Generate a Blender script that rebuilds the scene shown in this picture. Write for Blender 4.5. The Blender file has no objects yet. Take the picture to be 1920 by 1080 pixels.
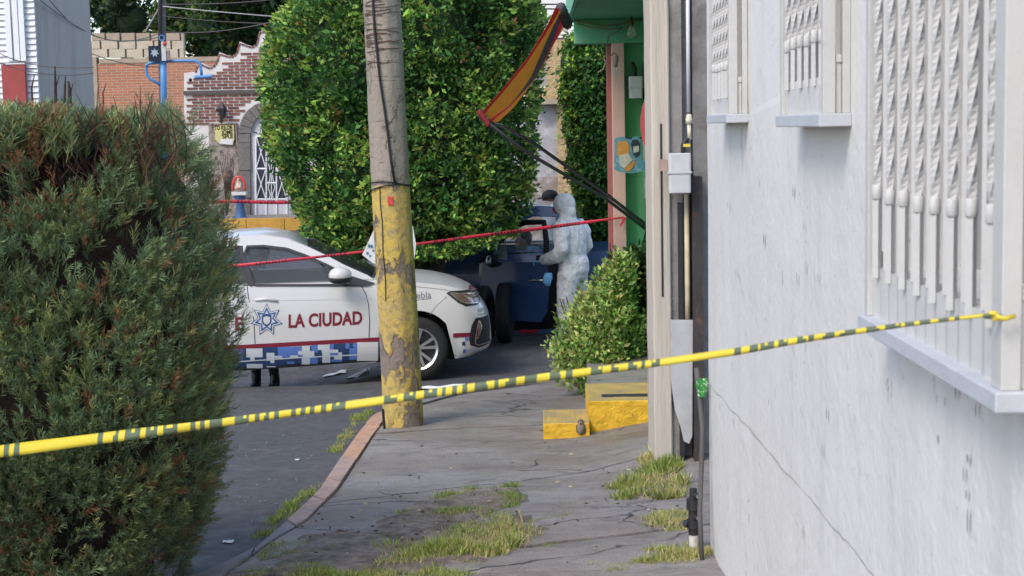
import bpy, bmesh, math, random
import numpy as np
from mathutils import Vector, Matrix, noise
from mathutils.geometry import tessellate_polygon
random.seed(7); RNG = np.random.default_rng(7)
R = math.radians
SC = bpy.context.scene
COL = SC.collection

# ------------------------------------------------------------ camera
FPX = 2800.0
CZ = 2.55
roll = R(1.2); psi = R(0.942); pit = R(6.10)
right0 = Vector((math.cos(psi), math.sin(psi), 0))
fwd = Vector((-math.sin(psi)*math.cos(pit), math.cos(psi)*math.cos(pit), -math.sin(pit)))
up0 = right0.cross(fwd)
RX = right0*math.cos(roll) - up0*math.sin(roll)
RY = right0*math.sin(roll) + up0*math.cos(roll)
cam = bpy.data.cameras.new('camera'); camo = bpy.data.objects.new('camera', cam); COL.objects.link(camo)
cam.sensor_width = 36; cam.lens = 36*FPX/1920; cam.clip_start = .05; cam.clip_end = 600
mw = Matrix((( RX.x, RY.x, -fwd.x, 0), (RX.y, RY.y, -fwd.y, 0), (RX.z, RY.z, -fwd.z, CZ), (0,0,0,1)))
camo.matrix_world = mw
cam.dof.use_dof = True; cam.dof.focus_distance = 11.5; cam.dof.aperture_fstop = 11
SC.camera = camo
# ------------------------------------------------------------ light
SUN_EL, SUN_AZ = 47, -142       # azimuth from +Y towards +X
W = bpy.data.worlds.new('World'); SC.world = W; W.use_nodes = True
nt = W.node_tree; bg = nt.nodes['Background']
sky = nt.nodes.new('ShaderNodeTexSky'); sky.sky_type = 'NISHITA'; sky.sun_disc = False
sky.sun_elevation = R(SUN_EL); sky.sun_rotation = R(SUN_AZ); sky.dust_density = 1.6; sky.air_density = 1.0; sky.ozone_density = .4
nt.links.new(sky.outputs[0], bg.inputs[0]); bg.inputs[1].default_value = 0.15
sun = bpy.data.lights.new('sun', 'SUN'); sun.energy = 1.05; sun.angle = R(20); sun.color = (1, .95, .87)
suno = bpy.data.objects.new('sun', sun); COL.objects.link(suno)
sd = Vector((math.sin(R(SUN_AZ))*math.cos(R(SUN_EL)), math.cos(R(SUN_AZ))*math.cos(R(SUN_EL)), math.sin(R(SUN_EL))))
suno.rotation_euler = sd.to_track_quat('Z', 'Y').to_euler(); suno.location = (-8, -6, 14)
SC.view_settings.view_transform = 'Standard'; SC.view_settings.look = 'None'
SC.view_settings.exposure = 0.98; SC.view_settings.gamma = 1; SC.view_settings.use_curve_mapping = False
SC.cycles.max_bounces = 6; SC.cycles.transparent_max_bounces = 12

# ------------------------------------------------------------ helpers
def smooth(a, b, x):
    t = min(1, max(0, (x-a)/(b-a))); return t*t*(3-2*t)
def gz(X, Y):
    """terrain height: the street falls away from the camera, then levels out"""
    s = 1.2
    d = (15.0 - Y)
    z = .06*s*math.log1p(math.exp(min(40, d/s))) if d/s < 40 else .06*d
    z += .019*max(0, Y-21) - max(0, Y-40)*.019
    z -= min(.37, max(0, .19*(Y-14.55)))*smooth(-5.6, -4.0, X)*(1-smooth(-2.7, -1.1, X))*(1-smooth(17.6, 19.2, Y))
    return z
def swz(X, Y): return gz(X, Y) + .12 + .03*max(0, X-.1) + .13*max(0, X-.28)*smooth(7.6, 9.6, Y)*(1-smooth(11.4, 12.6, Y))
def ray(px, py):
    d = RX*((px-960)/FPX) - RY*((py-540)/FPX) + fwd
    return d/d.y
def U(px, py, Y): return Vector((0, 0, CZ)) + ray(px, py)*Y
def UX(px, py, X):
    d = ray(px, py); return Vector((0, 0, CZ)) + d*(X/d.x)
def G(px, py, f=gz):
    d = ray(px, py); lo, hi = .5, 70
    for _ in range(48):
        m = (lo+hi)/2; p = d*m
        if CZ+p.z > f(p.x, p.y): lo = m
        else: hi = m
    return Vector((0, 0, CZ)) + d*lo
def interp(x, tab):
    if x <= tab[0][0]: return tab[0][1]
    for (a, va), (b, vb) in zip(tab, tab[1:]):
        if x <= b: return va+(vb-va)*(x-a)/(b-a)
    return tab[-1][1]

def lin(r, g, b):
    f = lambda v: (v/255/12.92 if v/255 <= .04045 else ((v/255+.055)/1.055)**2.4)
    return (f(r), f(g), f(b), 1)
MATS = {}
def mat(name, col, rough=.6, var=.18, scale=6, bump=0, bscale=40, metal=0, col2=None, c2pos=(.52, .62), c2scale=9, stretch=(1, 1, 1), spec=.5, coat=0, trans=0, alpha=None, attr=None, rvar=0):
    if name in MATS: return MATS[name]
    m = bpy.data.materials.new(name); m.use_nodes = True; MATS[name] = m
    n = m.node_tree.nodes; l = m.node_tree.links; p = n['Principled BSDF']
    col = (*col[:3], 1)
    p.inputs['Roughness'].default_value = rough; p.inputs['Metallic'].default_value = metal
    p.inputs['Specular IOR Level'].default_value = spec; p.inputs['Coat Weight'].default_value = coat
    if coat: p.inputs['Coat Roughness'].default_value = .05
    if trans: p.inputs['Transmission Weight'].default_value = trans
    if alpha is not None: p.inputs['Alpha'].default_value = alpha
    geo = n.new('ShaderNodeNewGeometry'); mp = n.new('ShaderNodeVectorMath'); mp.operation = 'MULTIPLY'
    mp.inputs[1].default_value = stretch; l.new(geo.outputs['Position'], mp.inputs[0])
    if attr:
        at = n.new('ShaderNodeAttribute'); at.attribute_name = attr; base = at.outputs['Color']
    else:
        rgb = n.new('ShaderNodeRGB'); rgb.outputs[0].default_value = col; base = rgb.outputs[0]
    if col2 is not None:
        t = n.new('ShaderNodeTexNoise'); t.inputs['Scale'].default_value = c2scale; t.inputs['Detail'].default_value = 8; t.inputs['Roughness'].default_value = .65
        l.new(mp.outputs[0], t.inputs['Vector'])
        r = n.new('ShaderNodeMapRange'); r.inputs[1].default_value = c2pos[0]; r.inputs[2].default_value = c2pos[1]; l.new(t.outputs[0], r.inputs[0])
        x = n.new('ShaderNodeMix'); x.data_type = 'RGBA'; l.new(r.outputs[0], x.inputs['Factor']); l.new(base, x.inputs['A']); x.inputs['B'].default_value = (*col2[:3], 1)
        base = x.outputs['Result']
    if var:
        t = n.new('ShaderNodeTexNoise'); t.inputs['Scale'].default_value = scale; t.inputs['Detail'].default_value = 7; t.inputs['Roughness'].default_value = .6
        l.new(mp.outputs[0], t.inputs['Vector'])
        r = n.new('ShaderNodeMapRange'); r.inputs[1].default_value = .25; r.inputs[2].default_value = .75
        r.inputs[3].default_value = 1-var; r.inputs[4].default_value = 1+var; l.new(t.outputs[0], r.inputs[0])
        x = n.new('ShaderNodeVectorMath'); x.operation = 'SCALE'; l.new(base, x.inputs[0]); l.new(r.outputs[0], x.inputs['Scale'])
        base = x.outputs[0]
        if rvar:
            r2 = n.new('ShaderNodeMapRange'); r2.inputs[1].default_value = .35; r2.inputs[2].default_value = .65
            r2.inputs[3].default_value = rough-rvar; r2.inputs[4].default_value = rough+rvar
            t2 = n.new('ShaderNodeTexNoise'); t2.inputs['Scale'].default_value = scale*.35; t2.inputs['Detail'].default_value = 5
            l.new(mp.outputs[0], t2.inputs['Vector']); l.new(t2.outputs[0], r2.inputs[0]); l.new(r2.outputs[0], p.inputs['Roughness'])
    l.new(base, p.inputs['Base Color'])
    if bump:
        t = n.new('ShaderNodeTexNoise'); t.inputs['Scale'].default_value = bscale; t.inputs['Detail'].default_value = 6; t.inputs['Roughness'].default_value = .65
        l.new(mp.outputs[0], t.inputs['Vector'])
        b = n.new('ShaderNodeBump'); b.inputs['Strength'].default_value = 1; b.inputs['Distance'].default_value = bump
        l.new(t.outputs[0], b.inputs['Height']); l.new(b.outputs[0], p.inputs['Normal'])
    return m
class NB:
    """small node builder for layered surface materials"""
    def __init__(s, name, rough=.8):
        s.m = bpy.data.materials.new(name); s.m.use_nodes = True; s.n = s.m.node_tree.nodes; s.l = s.m.node_tree.links; s.p = s.n['Principled BSDF']
        s.p.inputs['Roughness'].default_value = rough; s.geo = s.n.new('ShaderNodeNewGeometry'); MATS[name] = s.m
    def vec(s, st):
        v = s.n.new('ShaderNodeVectorMath'); v.operation = 'MULTIPLY'; v.inputs[1].default_value = st; s.l.new(s.geo.outputs['Position'], v.inputs[0]); return v.outputs[0]
    def ns(s, sc, st=(1, 1, 1), det=8, dist=0):
        t = s.n.new('ShaderNodeTexNoise'); t.inputs['Scale'].default_value = sc; t.inputs['Detail'].default_value = det; t.inputs['Roughness'].default_value = .65; t.inputs['Distortion'].default_value = dist
        s.l.new(s.vec(st), t.inputs['Vector']); return t.outputs[0]
    def rng(s, x, a, b, c=0, d=1):
        r = s.n.new('ShaderNodeMapRange'); s.l.new(x, r.inputs[0])
        for i, v in enumerate((a, b, c, d)): r.inputs[i+1].default_value = v
        return r.outputs[0]
    def mix(s, f, a, b):
        x = s.n.new('ShaderNodeMix'); x.data_type = 'RGBA'; s.l.new(f, x.inputs['Factor'])
        for k, v in (('A', a), ('B', b)):
            if isinstance(v, tuple): x.inputs[k].default_value = (*v, 1)
            else: s.l.new(v, x.inputs[k])
        return x.outputs['Result']
    def mul(s, a, b):
        x = s.n.new('ShaderNodeMath'); x.operation = 'MULTIPLY'; s.l.new(a, x.inputs[0]); s.l.new(b, x.inputs[1]); return x.outputs[0]
    def cracks(s, sc, w, warp=.35, st=(1, 1, 1)):
        t = s.n.new('ShaderNodeTexNoise'); t.inputs['Scale'].default_value = sc*3; t.inputs['Detail'].default_value = 6; s.l.new(s.vec(st), t.inputs['Vector'])
        a = s.n.new('ShaderNodeVectorMath'); a.operation = 'MULTIPLY_ADD'; s.l.new(t.outputs['Color'], a.inputs[0]); a.inputs[1].default_value = (warp/sc,)*3; s.l.new(s.vec(st), a.inputs[2])
        v = s.n.new('ShaderNodeTexVoronoi'); v.feature = 'DISTANCE_TO_EDGE'; v.inputs['Scale'].default_value = sc; s.l.new(a.outputs[0], v.inputs['Vector'])
        return s.rng(v.outputs['Distance'], w*.3, w, 1, 0)
    def done(s, col, bumps=(), rough=None):
        s.l.new(col, s.p.inputs['Base Color']); prev = None
        for h, d in bumps:
            b = s.n.new('ShaderNodeBump'); b.inputs['Distance'].default_value = abs(d); b.invert = d < 0; s.l.new(h, b.inputs['Height'])
            if prev: s.l.new(prev, b.inputs['Normal'])
            prev = b.outputs[0]
        if prev: s.l.new(prev, s.p.inputs['Normal'])
        if rough: s.l.new(rough, s.p.inputs['Roughness'])
        return s.m
def leafmat(name):
    if name in MATS: return MATS[name]
    m = bpy.data.materials.new(name); m.use_nodes = True; MATS[name] = m
    n = m.node_tree.nodes; l = m.node_tree.links; p = n['Principled BSDF']
    at = n.new('ShaderNodeAttribute'); at.attribute_name = 'tint'
    l.new(at.outputs['Color'], p.inputs['Base Color']); p.inputs['Roughness'].default_value = .5; p.inputs['Specular IOR Level'].default_value = .35
    tr = n.new('ShaderNodeBsdfTranslucent'); l.new(at.outputs['Color'], tr.inputs['Color'])
    mx = n.new('ShaderNodeMixShader'); mx.inputs[0].default_value = .25
    l.new(p.outputs[0], mx.inputs[1]); l.new(tr.outputs[0], mx.inputs[2]); l.new(mx.outputs[0], n['Material Output'].inputs[0])
    return m

def clothmat(name, col, tr=.55):
    m = mat(name, col, .85, .12, 8); n = m.node_tree.nodes; l = m.node_tree.links; p = n['Principled BSDF']
    t = n.new('ShaderNodeBsdfTranslucent'); t.inputs['Color'].default_value = (*col, 1); mx = n.new('ShaderNodeMixShader'); mx.inputs[0].default_value = tr
    l.new(p.outputs[0], mx.inputs[1]); l.new(t.outputs[0], mx.inputs[2]); l.new(mx.outputs[0], n['Material Output'].inputs[0]); return m
def tag(o, label=None, cat=None, group=None, kind=None):
    if label: o['label'] = label
    if cat: o['category'] = cat
    if group: o['group'] = group
    if kind: o['kind'] = kind
    return o
def thing(name, label, cat, loc=(0, 0, 0), rz=0, group=None):
    o = bpy.data.objects.new(name, None); COL.objects.link(o); o.location = loc; o.rotation_euler = (0, 0, rz)
    o.empty_display_size = .2
    return tag(o, label, cat, group)
def link(name, me, parent=None, mats=(), local=False):
    o = bpy.data.objects.new(name, me); COL.objects.link(o)
    for m in mats: me.materials.append(m)
    if parent is not None:
        o.parent = parent
        if not local:
            root = parent
            off = Vector(root.location)
            while root.parent is not None:
                root = root.parent; off += Vector(root.location)
            o.location = -off
    return o
class MB:
    def __init__(s): s.v = []; s.f = []; s.m = []; s.c = 0
    def add(s, vs, fs, mi=None):
        k = len(s.v); s.v += [tuple(v) for v in vs]; s.f += [tuple(i+k for i in f) for f in fs]; s.m += [s.c if mi is None else mi]*len(fs); return s
    def box(s, a, b, mi=None, mtx=None):
        x0, y0, z0 = a; x1, y1, z1 = b
        vs = [Vector(p) for p in ((x0,y0,z0),(x1,y0,z0),(x1,y1,z0),(x0,y1,z0),(x0,y0,z1),(x1,y0,z1),(x1,y1,z1),(x0,y1,z1))]
        if mtx is not None: vs = [mtx @ v for v in vs]
        return s.add(vs, [(0,3,2,1),(4,5,6,7),(0,1,5,4),(1,2,6,5),(2,3,7,6),(3,0,4,7)], mi)
    def quad(s, a, b, c, d, mi=None): return s.add([a, b, c, d], [(0,1,2,3)], mi)
    def tube(s, pts, r, n=8, caps=True, mi=None, twist=0):
        pts = [Vector(p) for p in pts]; rs = r if hasattr(r, '__len__') else [r]*len(pts)
        vs = []; fs = []; prev = None
        for i, p in enumerate(pts):
            t = (pts[min(i+1, len(pts)-1)]-pts[max(i-1, 0)]).normalized()
            if prev is None:
                a = t.orthogonal().normalized()
                if abs(t.z) > .9: a = (Vector((1, 0, 0)) - t*t.x).normalized()
            else:
                a = (prev - t*prev.dot(t))
                a = a.normalized() if a.length > 1e-6 else t.orthogonal().normalized()
            prev = a; b = t.cross(a)
            for k in range(n):
                an = 2*math.pi*k/n + twist*i; vs.append(p + (a*math.cos(an)+b*math.sin(an))*rs[i])
        for i in range(len(pts)-1):
            for k in range(n):
                fs.append((i*n+k, i*n+(k+1) % n, (i+1)*n+(k+1) % n, (i+1)*n+k))
        if caps: fs.append(tuple(range(n-1, -1, -1))); fs.append(tuple((len(pts)-1)*n+k for k in range(n)))
        return s.add(vs, fs, mi)
    def lathe(s, prof, o=(0, 0, 0), n=16, ax='z', mi=None):
        vs = []; fs = []
        for (r, h) in prof:
            for k in range(n):
                a = 2*math.pi*k/n; c, q = r*math.cos(a), r*math.sin(a)
                v = (c, q, h) if ax == 'z' else ((c, h, q) if ax == 'y' else (h, c, q))
                vs.append((v[0]+o[0], v[1]+o[1], v[2]+o[2]))
        for i in range(len(prof)-1):
            for k in range(n): fs.append((i*n+k, i*n+(k+1) % n, (i+1)*n+(k+1) % n, (i+1)*n+k))
        return s.add(vs, fs, mi)
    def ell(s, c, r, n=12, mi=None, mtx=None):
        vs = []; fs = []; h = n//2
        for i in range(h+1):
            t = math.pi*i/h
            for k in range(n):
                a = 2*math.pi*k/n; v = Vector((r[0]*math.sin(t)*math.cos(a), r[1]*math.sin(t)*math.sin(a), r[2]*math.cos(t)))
                if mtx is not None: v = mtx @ v
                vs.append(v+Vector(c))
        for i in range(h):
            for k in range(n): fs.append((i*n+k, (i+1)*n+k, (i+1)*n+(k+1) % n, i*n+(k+1) % n))
        return s.add(vs, fs, mi)
    def poly(s, pts2, fmap, holes=(), mi=None, flip=False):
        loops = [[Vector((a, b, 0)) for a, b in pts2]] + [[Vector((a, b, 0)) for a, b in h] for h in holes]
        flat = [p for lp in loops for p in lp]; tri = tessellate_polygon(loops)
        return s.add([fmap(p.x, p.y) for p in flat], [t[::-1] if flip else t for t in tri], mi)
    def prism(s, pts3, off, mi=None):
        n = len(pts3); a = [Vector(p) for p in pts3]; b = [p+Vector(off) for p in a]
        loops = [a]; tri = tessellate_polygon(loops)
        return s.add(a+b, [tuple(t) for t in tri]+[tuple(i+n for i in t[::-1]) for t in tri]+[(i, (i+1) % n, (i+1) % n+n, i+n) for i in range(n)], mi)
    def mesh(s, name, smooth=False):
        me = bpy.data.meshes.new(name); me.from_pydata(s.v, [], s.f); me.polygons.foreach_set('material_index', s.m)
        bm = bmesh.new(); bm.from_mesh(me); bmesh.ops.remove_doubles(bm, verts=bm.verts, dist=1e-5); bmesh.ops.recalc_face_normals(bm, faces=bm.faces); bm.to_mesh(me); bm.free()
        if smooth: me.polygons.foreach_set('use_smooth', [True]*len(me.polygons))
        return me
    def build(s, name, mats, parent=None, smooth=False, local=False, bevel=0, kind=None, auto=None):
        if not isinstance(mats, (list, tuple)): mats = [mats]
        o = link(name, s.mesh(name, smooth), parent, mats, local)
        if auto: 
            o.data.polygons.foreach_set('use_smooth', [True]*len(o.data.polygons)); o.data.set_sharp_from_angle(angle=R(auto))
        if bevel:
            b = o.modifiers.new('bevel', 'BEVEL'); b.width = bevel; b.segments = 2; b.limit_method = 'ANGLE'
        if kind: o['kind'] = kind
        return o
def npmesh(name, V, F, tint=None, mat_=None, parent=None, smooth=False, local=False):
    """V (n,3), F (m,3): triangles; tint (n,3)"""
    me = bpy.data.meshes.new(name); V = np.asarray(V, np.float32); F = np.asarray(F, np.int32)
    me.vertices.add(len(V)); me.vertices.foreach_set('co', V.ravel())
    me.loops.add(F.size); me.loops.foreach_set('vertex_index', F.ravel())
    me.polygons.add(len(F)); me.polygons.foreach_set('loop_start', np.arange(0, F.size, 3, dtype=np.int32))
    if smooth: me.polygons.foreach_set('use_smooth', np.ones(len(F), bool))
    me.update(calc_edges=True)
    if tint is not None:
        a = me.color_attributes.new('tint', 'FLOAT_COLOR', 'POINT')
        a.data.foreach_set('color', np.c_[np.asarray(tint, np.float32), np.ones(len(V), np.float32)].ravel())
    return link(name, me, parent, [mat_] if mat_ else (), local)
def frames(D, U_=None, rnd=True):
    """rotation matrices whose x axis is D; (n,3,3) columns x,y,z"""
    D = D/np.linalg.norm(D, axis=1, keepdims=True); n = len(D)
    A = RNG.normal(size=(n, 3)) if rnd else np.tile(U_, (n, 1))
    Z = np.cross(D, A); Z /= np.linalg.norm(Z, axis=1, keepdims=True)+1e-9
    Yv = np.cross(Z, D)
    return np.stack([D, Yv, Z], axis=2)
def scatter(tv, tf, P, Rm, S):
    """instances of a template as one mesh"""
    k = len(tv); n = len(P)
    V = np.einsum('nij,kj->nki', Rm, tv)*S[:, None, None] + P[:, None, :]
    F = tf[None, :, :] + (np.arange(n)*k)[:, None, None]
    return V.reshape(-1, 3), F.reshape(-1, 3)
LEAF_V = np.array([(0, 0, 0), (.45, .24, .06), (.45, -.24, .06), (.5, 0, -.02), (1, 0, -.06)], float)
LEAF_F = np.array([(0, 3, 1), (0, 2, 3), (3, 4, 1), (3, 2, 4)])
def leaves(name, P, D, size, tint, m, parent=None, width=1.0):
    tv = LEAF_V.copy(); tv[:, 1] *= width
    V, F = scatter(tv, LEAF_F, P, frames(D), size)
    return npmesh(name, V, F, np.repeat(tint, len(tv), axis=0), m, parent)
def nz(p, s, o=0): return noise.noise(Vector((p[0]*s+o, p[1]*s+o*1.7, p[2]*s-o)))
def textmesh(body, size, bold=0, align='LEFT', shear=0):
    c = bpy.data.curves.new('t', 'FONT'); c.body = body; c.size = size; c.offset = bold; c.align_x = align; c.shear = shear; c.resolution_u = 4
    o = bpy.data.objects.new('t', c); COL.objects.link(o)
    dg = bpy.context.evaluated_depsgraph_get(); dg.update(); me = o.evaluated_get(dg).to_mesh()
    vs = [(v.co.x, v.co.y) for v in me.vertices]; fs = [tuple(p.vertices) for p in me.polygons]
    o.evaluated_get(dg).to_mesh_clear(); bpy.data.objects.remove(o); bpy.data.curves.remove(c)
    return vs, fs
# ------------------------------------------------------------ materials
m_asph = mat('asphalt', (.072, .072, .077), .78, .35, 14, .006, 120, col2=(.088, .088, .095), c2scale=1.3, c2pos=(.45, .65), rvar=.22)
b_ = NB('sidewalk_concrete'); c_ = b_.mix(b_.rng(b_.ns(1.4, (.8, 1.2, 1), 6), .38, .66), (.275, .255, .245), (.2, .162, .14))
c_ = b_.mix(b_.rng(b_.ns(6, (.7, 1.6, 1), 9, .6), .5, .75, 0, .75), c_, (.085, .08, .08)); c_ = b_.mix(b_.rng(b_.ns(9, (.6, 1.5, 1), 8), .58, .75, 0, .6), c_, (.3, .295, .3))
gr_ = b_.ns(75, det=4); c_ = b_.mix(b_.rng(gr_, .56, .7, 0, .7), c_, (.07, .066, .064)); c_ = b_.mix(b_.rng(b_.ns(90, (1, 1, 1), 3), .62, .7, 0, .6), c_, (.36, .35, .34))
ck_ = b_.mul(b_.cracks(.75, .012, .5, (1, 1.5, 1)), b_.rng(b_.ns(.9), .45, .55)); c_ = b_.mix(ck_, c_, (.035, .032, .03))
m_conc = b_.done(c_, [(gr_, .008), (b_.ns(12), .012), (ck_, -.01)], b_.rng(b_.ns(1.6), .38, .62, .38, .9))
m_soil = mat('soil', (.24, .195, .165), .95, .45, 22, .03, 30, col2=(.13, .1, .08), c2scale=5, c2pos=(.45, .6))
m_kerb1 = mat('kerb_stone_orange', (.45, .26, .165), .85, .25, 12, .006, 60, col2=(.3, .22, .2), c2scale=8)
m_kerb2 = mat('kerb_stone_pink', (.36, .25, .21), .85, .2, 12, .006, 60, col2=(.24, .2, .19), c2scale=8)
m_kerb3 = mat('kerb_stone_grey', (.2, .19, .195), .85, .25, 10, .006, 60)
b_ = NB('white_wall_paint', .7); c_ = b_.mix(b_.rng(b_.ns(1.1, (1, 1, .6), 6), .35, .7), (.66, .645, .63), (.59, .57, .55))
c_ = b_.mix(b_.rng(b_.ns(7, (1.2, 1.2, .12), 7, .3), .5, .78, 0, .5), c_, (.47, .455, .44)); c_ = b_.mix(b_.rng(b_.ns(22, (1, 1, .2), 5), .66, .74, 0, .55), c_, (.7, .7, .71))
c_ = b_.mix(b_.mul(b_.rng(b_.ns(28, (1, 1, .5), 6), .63, .66), b_.rng(b_.ns(1.6), .5, .6)), c_, (.33, .3, .27)); c_ = b_.mix(b_.rng(b_.ns(110), .68, .74, 0, .5), c_, (.4, .38, .36))
ck_ = b_.mul(b_.cracks(.9, .006, .5, (1, 1, .7)), b_.rng(b_.ns(.8), .6, .66)); c_ = b_.mix(ck_, c_, (.45, .43, .41))
m_wall = b_.done(c_, [(b_.ns(5, det=4), .01), (b_.ns(45, (1, 1, .6)), .0035), (ck_, -.004)])
m_grille = mat('cream_iron_paint', (.48, .475, .465), .5, .07, 12, .0015, 60, col2=(.42, .38, .33), c2scale=18, c2pos=(.66, .76))
m_sill = mat('sill_paint', (.44, .455, .49), .6, .08, 12, .002, 60, col2=(.4, .4, .42), c2scale=20, c2pos=(.62, .72))
m_dark = mat('dark_metal', (.02, .02, .023), .5, .2)
m_black = mat('black_rubber', (.012, .012, .013), .75, .3, 30)
m_glassd = mat('dark_glass', (.03, .035, .045), .06, 0, spec=.8)
m_frost = mat('frosted_pane', (.3, .3, .3), .3, .05, 3)
m_stain = mat('stained_plaster', (.5, .46, .41), .85, .2, 8, .004, 40, stretch=(3, 3, .6))
m_grey = mat('grey_plaster', (.26, .24, .225), .9, .18, 9, .006, 40, col2=(.2, .18, .165), c2scale=3)
m_beige = mat('beige_weathered_post', (.5, .44, .37), .85, .15, 7, .008, 22, stretch=(3, 3, .15), col2=(.34, .29, .24), c2scale=5, c2pos=(.55, .75))
m_green = mat('green_wall_paint', (.115, .40, .185), .6, .08, 3, .002, 30)
m_green2 = mat('green_slab_paint', (.09, .33, .19), .6, .15, 3, .004, 30, col2=(.13, .2, .13), c2scale=3, c2pos=(.55, .75))
m_pink = mat('pink_pillar_paint', (.55, .36, .3), .75, .08, 6, .003, 40)
m_pinkd = mat('red_brown_trim', (.3, .1, .08), .7, .1)
m_yel = mat('yellow_step_paint', (.72, .42, .025), .65, .16, 16, .012, 34, col2=(.3, .2, .07), c2scale=12, c2pos=(.63, .72))
m_yeld = mat('worn_yellow_paint', (.47, .33, .1), .8, .2, 12, .006, 40, col2=(.27, .21, .14), c2scale=6, c2pos=(.45, .66))
m_white = mat('white_paint', (.6, .6, .6), .5, .08, 10)
m_greybox = mat('grey_meter_enamel', (.5, .5, .49), .5, .08, 14)
m_bark = mat('bark', (.06, .045, .035), .95, .35, 12, .02, 25, stretch=(1, 1, .3))
m_leaf = leafmat('leaf')
m_steel = mat('bright_metal', (.6, .6, .6), .3, .1, metal=1)
m_skin = mat('skin', (.42, .24, .16), .55, .06)
m_blueglove = mat('blue_nitrile', (.16, .42, .68), .4, .1, 30)

# ------------------------------------------------------------ road and ground
def gridaxis(segs):
    out = [segs[0][0]]
    for a, b, st in segs:
        n = max(1, round((b-a)/st)); out += [a+(b-a)*i/n for i in range(1, n+1)]
    return out
xs = gridaxis([(-90, -12, 13), (-12, 4, .35), (4, 90, 12)]); ys = gridaxis([(-20, 3, 2), (3, 22, .35), (22, 42, 1.5), (42, 200, 15)])
mb = MB(); nx = len(xs)
mb.add([(x, y, gz(x, y)) for y in ys for x in xs], [(j*nx+i, j*nx+i+1, (j+1)*nx+i+1, (j+1)*nx+i) for j in range(len(ys)-1) for i in range(nx-1)])
tag(mb.build('road', m_asph, smooth=True), kind='structure')

# kerb line: road-side edge and pavement-side edge, read in the photograph and dropped on the pavement level
kl = [G(*p, swz) for p in ((360,1073),(470,1027),(527,977),(557,950),(597,913),(640,850),(673,803),(698,775))]
kr = [G(*p, swz) for p in ((423,1073),(513,1007),(573,973),(593,953),(630,917),(677,847),(700,812),(722,785))]
kl = [Vector((-2.15, -4, 0)), Vector((-2.0, 2, 0)), Vector((-1.75, 5, 0))] + kl
kr = [Vector((-1.95, -4, 0)), Vector((-1.8, 2, 0)), Vector((-1.55, 5, 0))] + kr
lastl, lastr = kl[-1], kr[-1]
kl += [Vector((lastl.x+.16, 12.3, 0)), Vector((lastl.x+.5, 13.2, 0)), Vector((lastl.x+1.2, 13.75, 0)), Vector((.8, 14.0, 0)), Vector((3, 14.1, 0))]
kr += [Vector((lastr.x+.16, 12.1, 0)), Vector((lastr.x+.5, 12.9, 0)), Vector((lastr.x+1.15, 13.45, 0)), Vector((.8, 13.75, 0)), Vector((3, 13.85, 0))]
def resample(pl, n):
    d = [0]
    for a, b in zip(pl, pl[1:]): d.append(d[-1]+(b.xy-a.xy).length)
    out = []
    for i in range(n):
        t = d[-1]*i/(n-1)
        k = max(j for j in range(len(d)) if d[j] <= t+1e-9); k = min(k, len(pl)-2)
        out.append(pl[k].xy.lerp(pl[k+1].xy, (t-d[k])/(d[k+1]-d[k]+1e-9)))
    return out
NK = 260
KL, KR = resample(kl, NK), resample(kr, NK)
kerb = thing('kerb', 'line of orange and grey kerb stones along the curving pavement edge', 'kerb', (KL[60].x, KL[60].y, gz(*KL[60])))
i = 0; st = 0
while i < NK-4:
    L = random.choice((7, 8, 9, 10)); j = min(NK-1, i+L); mb = MB()
    dz = random.uniform(-.012, .008)
    ring = []
    n = 5
    for q in range(n):
        f = i+.12+(j-i-.24)*q/(n-1); k = int(f); k = min(k, NK-2); t = f-k
        a = KL[k].lerp(KL[k+1], t); b = KR[k].lerp(KR[k+1], t)
        za, zb = swz(*a)+dz-.006, swz(*b)+dz+.004
        ring.append([(a.x, a.y, gz(*a)-.08), (a.x+.003, a.y, za-.012), (a.x+(b.x-a.x)*.1, a.y+(b.y-a.y)*.1, za), (b.x, b.y, zb), (b.x, b.y, gz(*b)-.08)])
    vs = [v for r_ in ring for v in r_]; fs = [(q*5+w, q*5+w+1, (q+1)*5+w+1, (q+1)*5+w) for q in range(n-1) for w in range(4)]
    fs += [(0, 1, 2, 3, 4), tuple((n-1)*5+w for w in (4, 3, 2, 1, 0))]
    mb.add(vs, fs)
    ymid = (KL[i].y+KL[j].y)/2
    mm = m_kerb3 if ymid < 7.55 else (m_kerb2 if ymid < 9.4 and random.random() < .85 else m_kerb1)
    if ymid > 12.4: mm = m_kerb3
    mb.build('kerb_stone', mm, kerb); i = j; st += 1

# pavement: dark bed with cast slabs, open joints between them
def xl_at(Y):
    best = None
    for p, q in zip(KR, KR[1:]):
        if p.y <= Y <= q.y: best = p.x+(q.x-p.x)*(Y-p.y)/(q.y-p.y+1e-9)
    return best if best is not None else KR[0].x
mb = MB(); ny = 60
for a in range(ny+1):
    Y = -4+17.7*a/ny; xl = xl_at(Y)
    for b in range(13):
        X = xl+(2.6-xl)*b/12; mb.v.append((X, Y, swz(X, Y)-.028))
mb.f = [(a*13+b, a*13+b+1, (a+1)*13+b+1, (a+1)*13+b) for a in range(ny) for b in range(12)]; mb.m = [0]*len(mb.f)
pav = tag(mb.build('pavement', m_soil, smooth=True), kind='structure')
def jl(a, b):
    p, q = G(*a, swz), G(*b, swz); s = (q.y-p.y)/(q.x-p.x); return (p.y-s*p.x, s)
joints = [(-4, 0), (1.5, 0), (4.6, .12), jl((560, 1075), (1250, 1060)), jl((1000, 1020), (1255, 990)), jl((1005, 976), (1262, 930)), jl((740, 925), (1180, 862)), jl((820, 850), (1100, 828)), (10.9, .22), jl((850, 762), (1060, 737)), (13.62, .03)]
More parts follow.
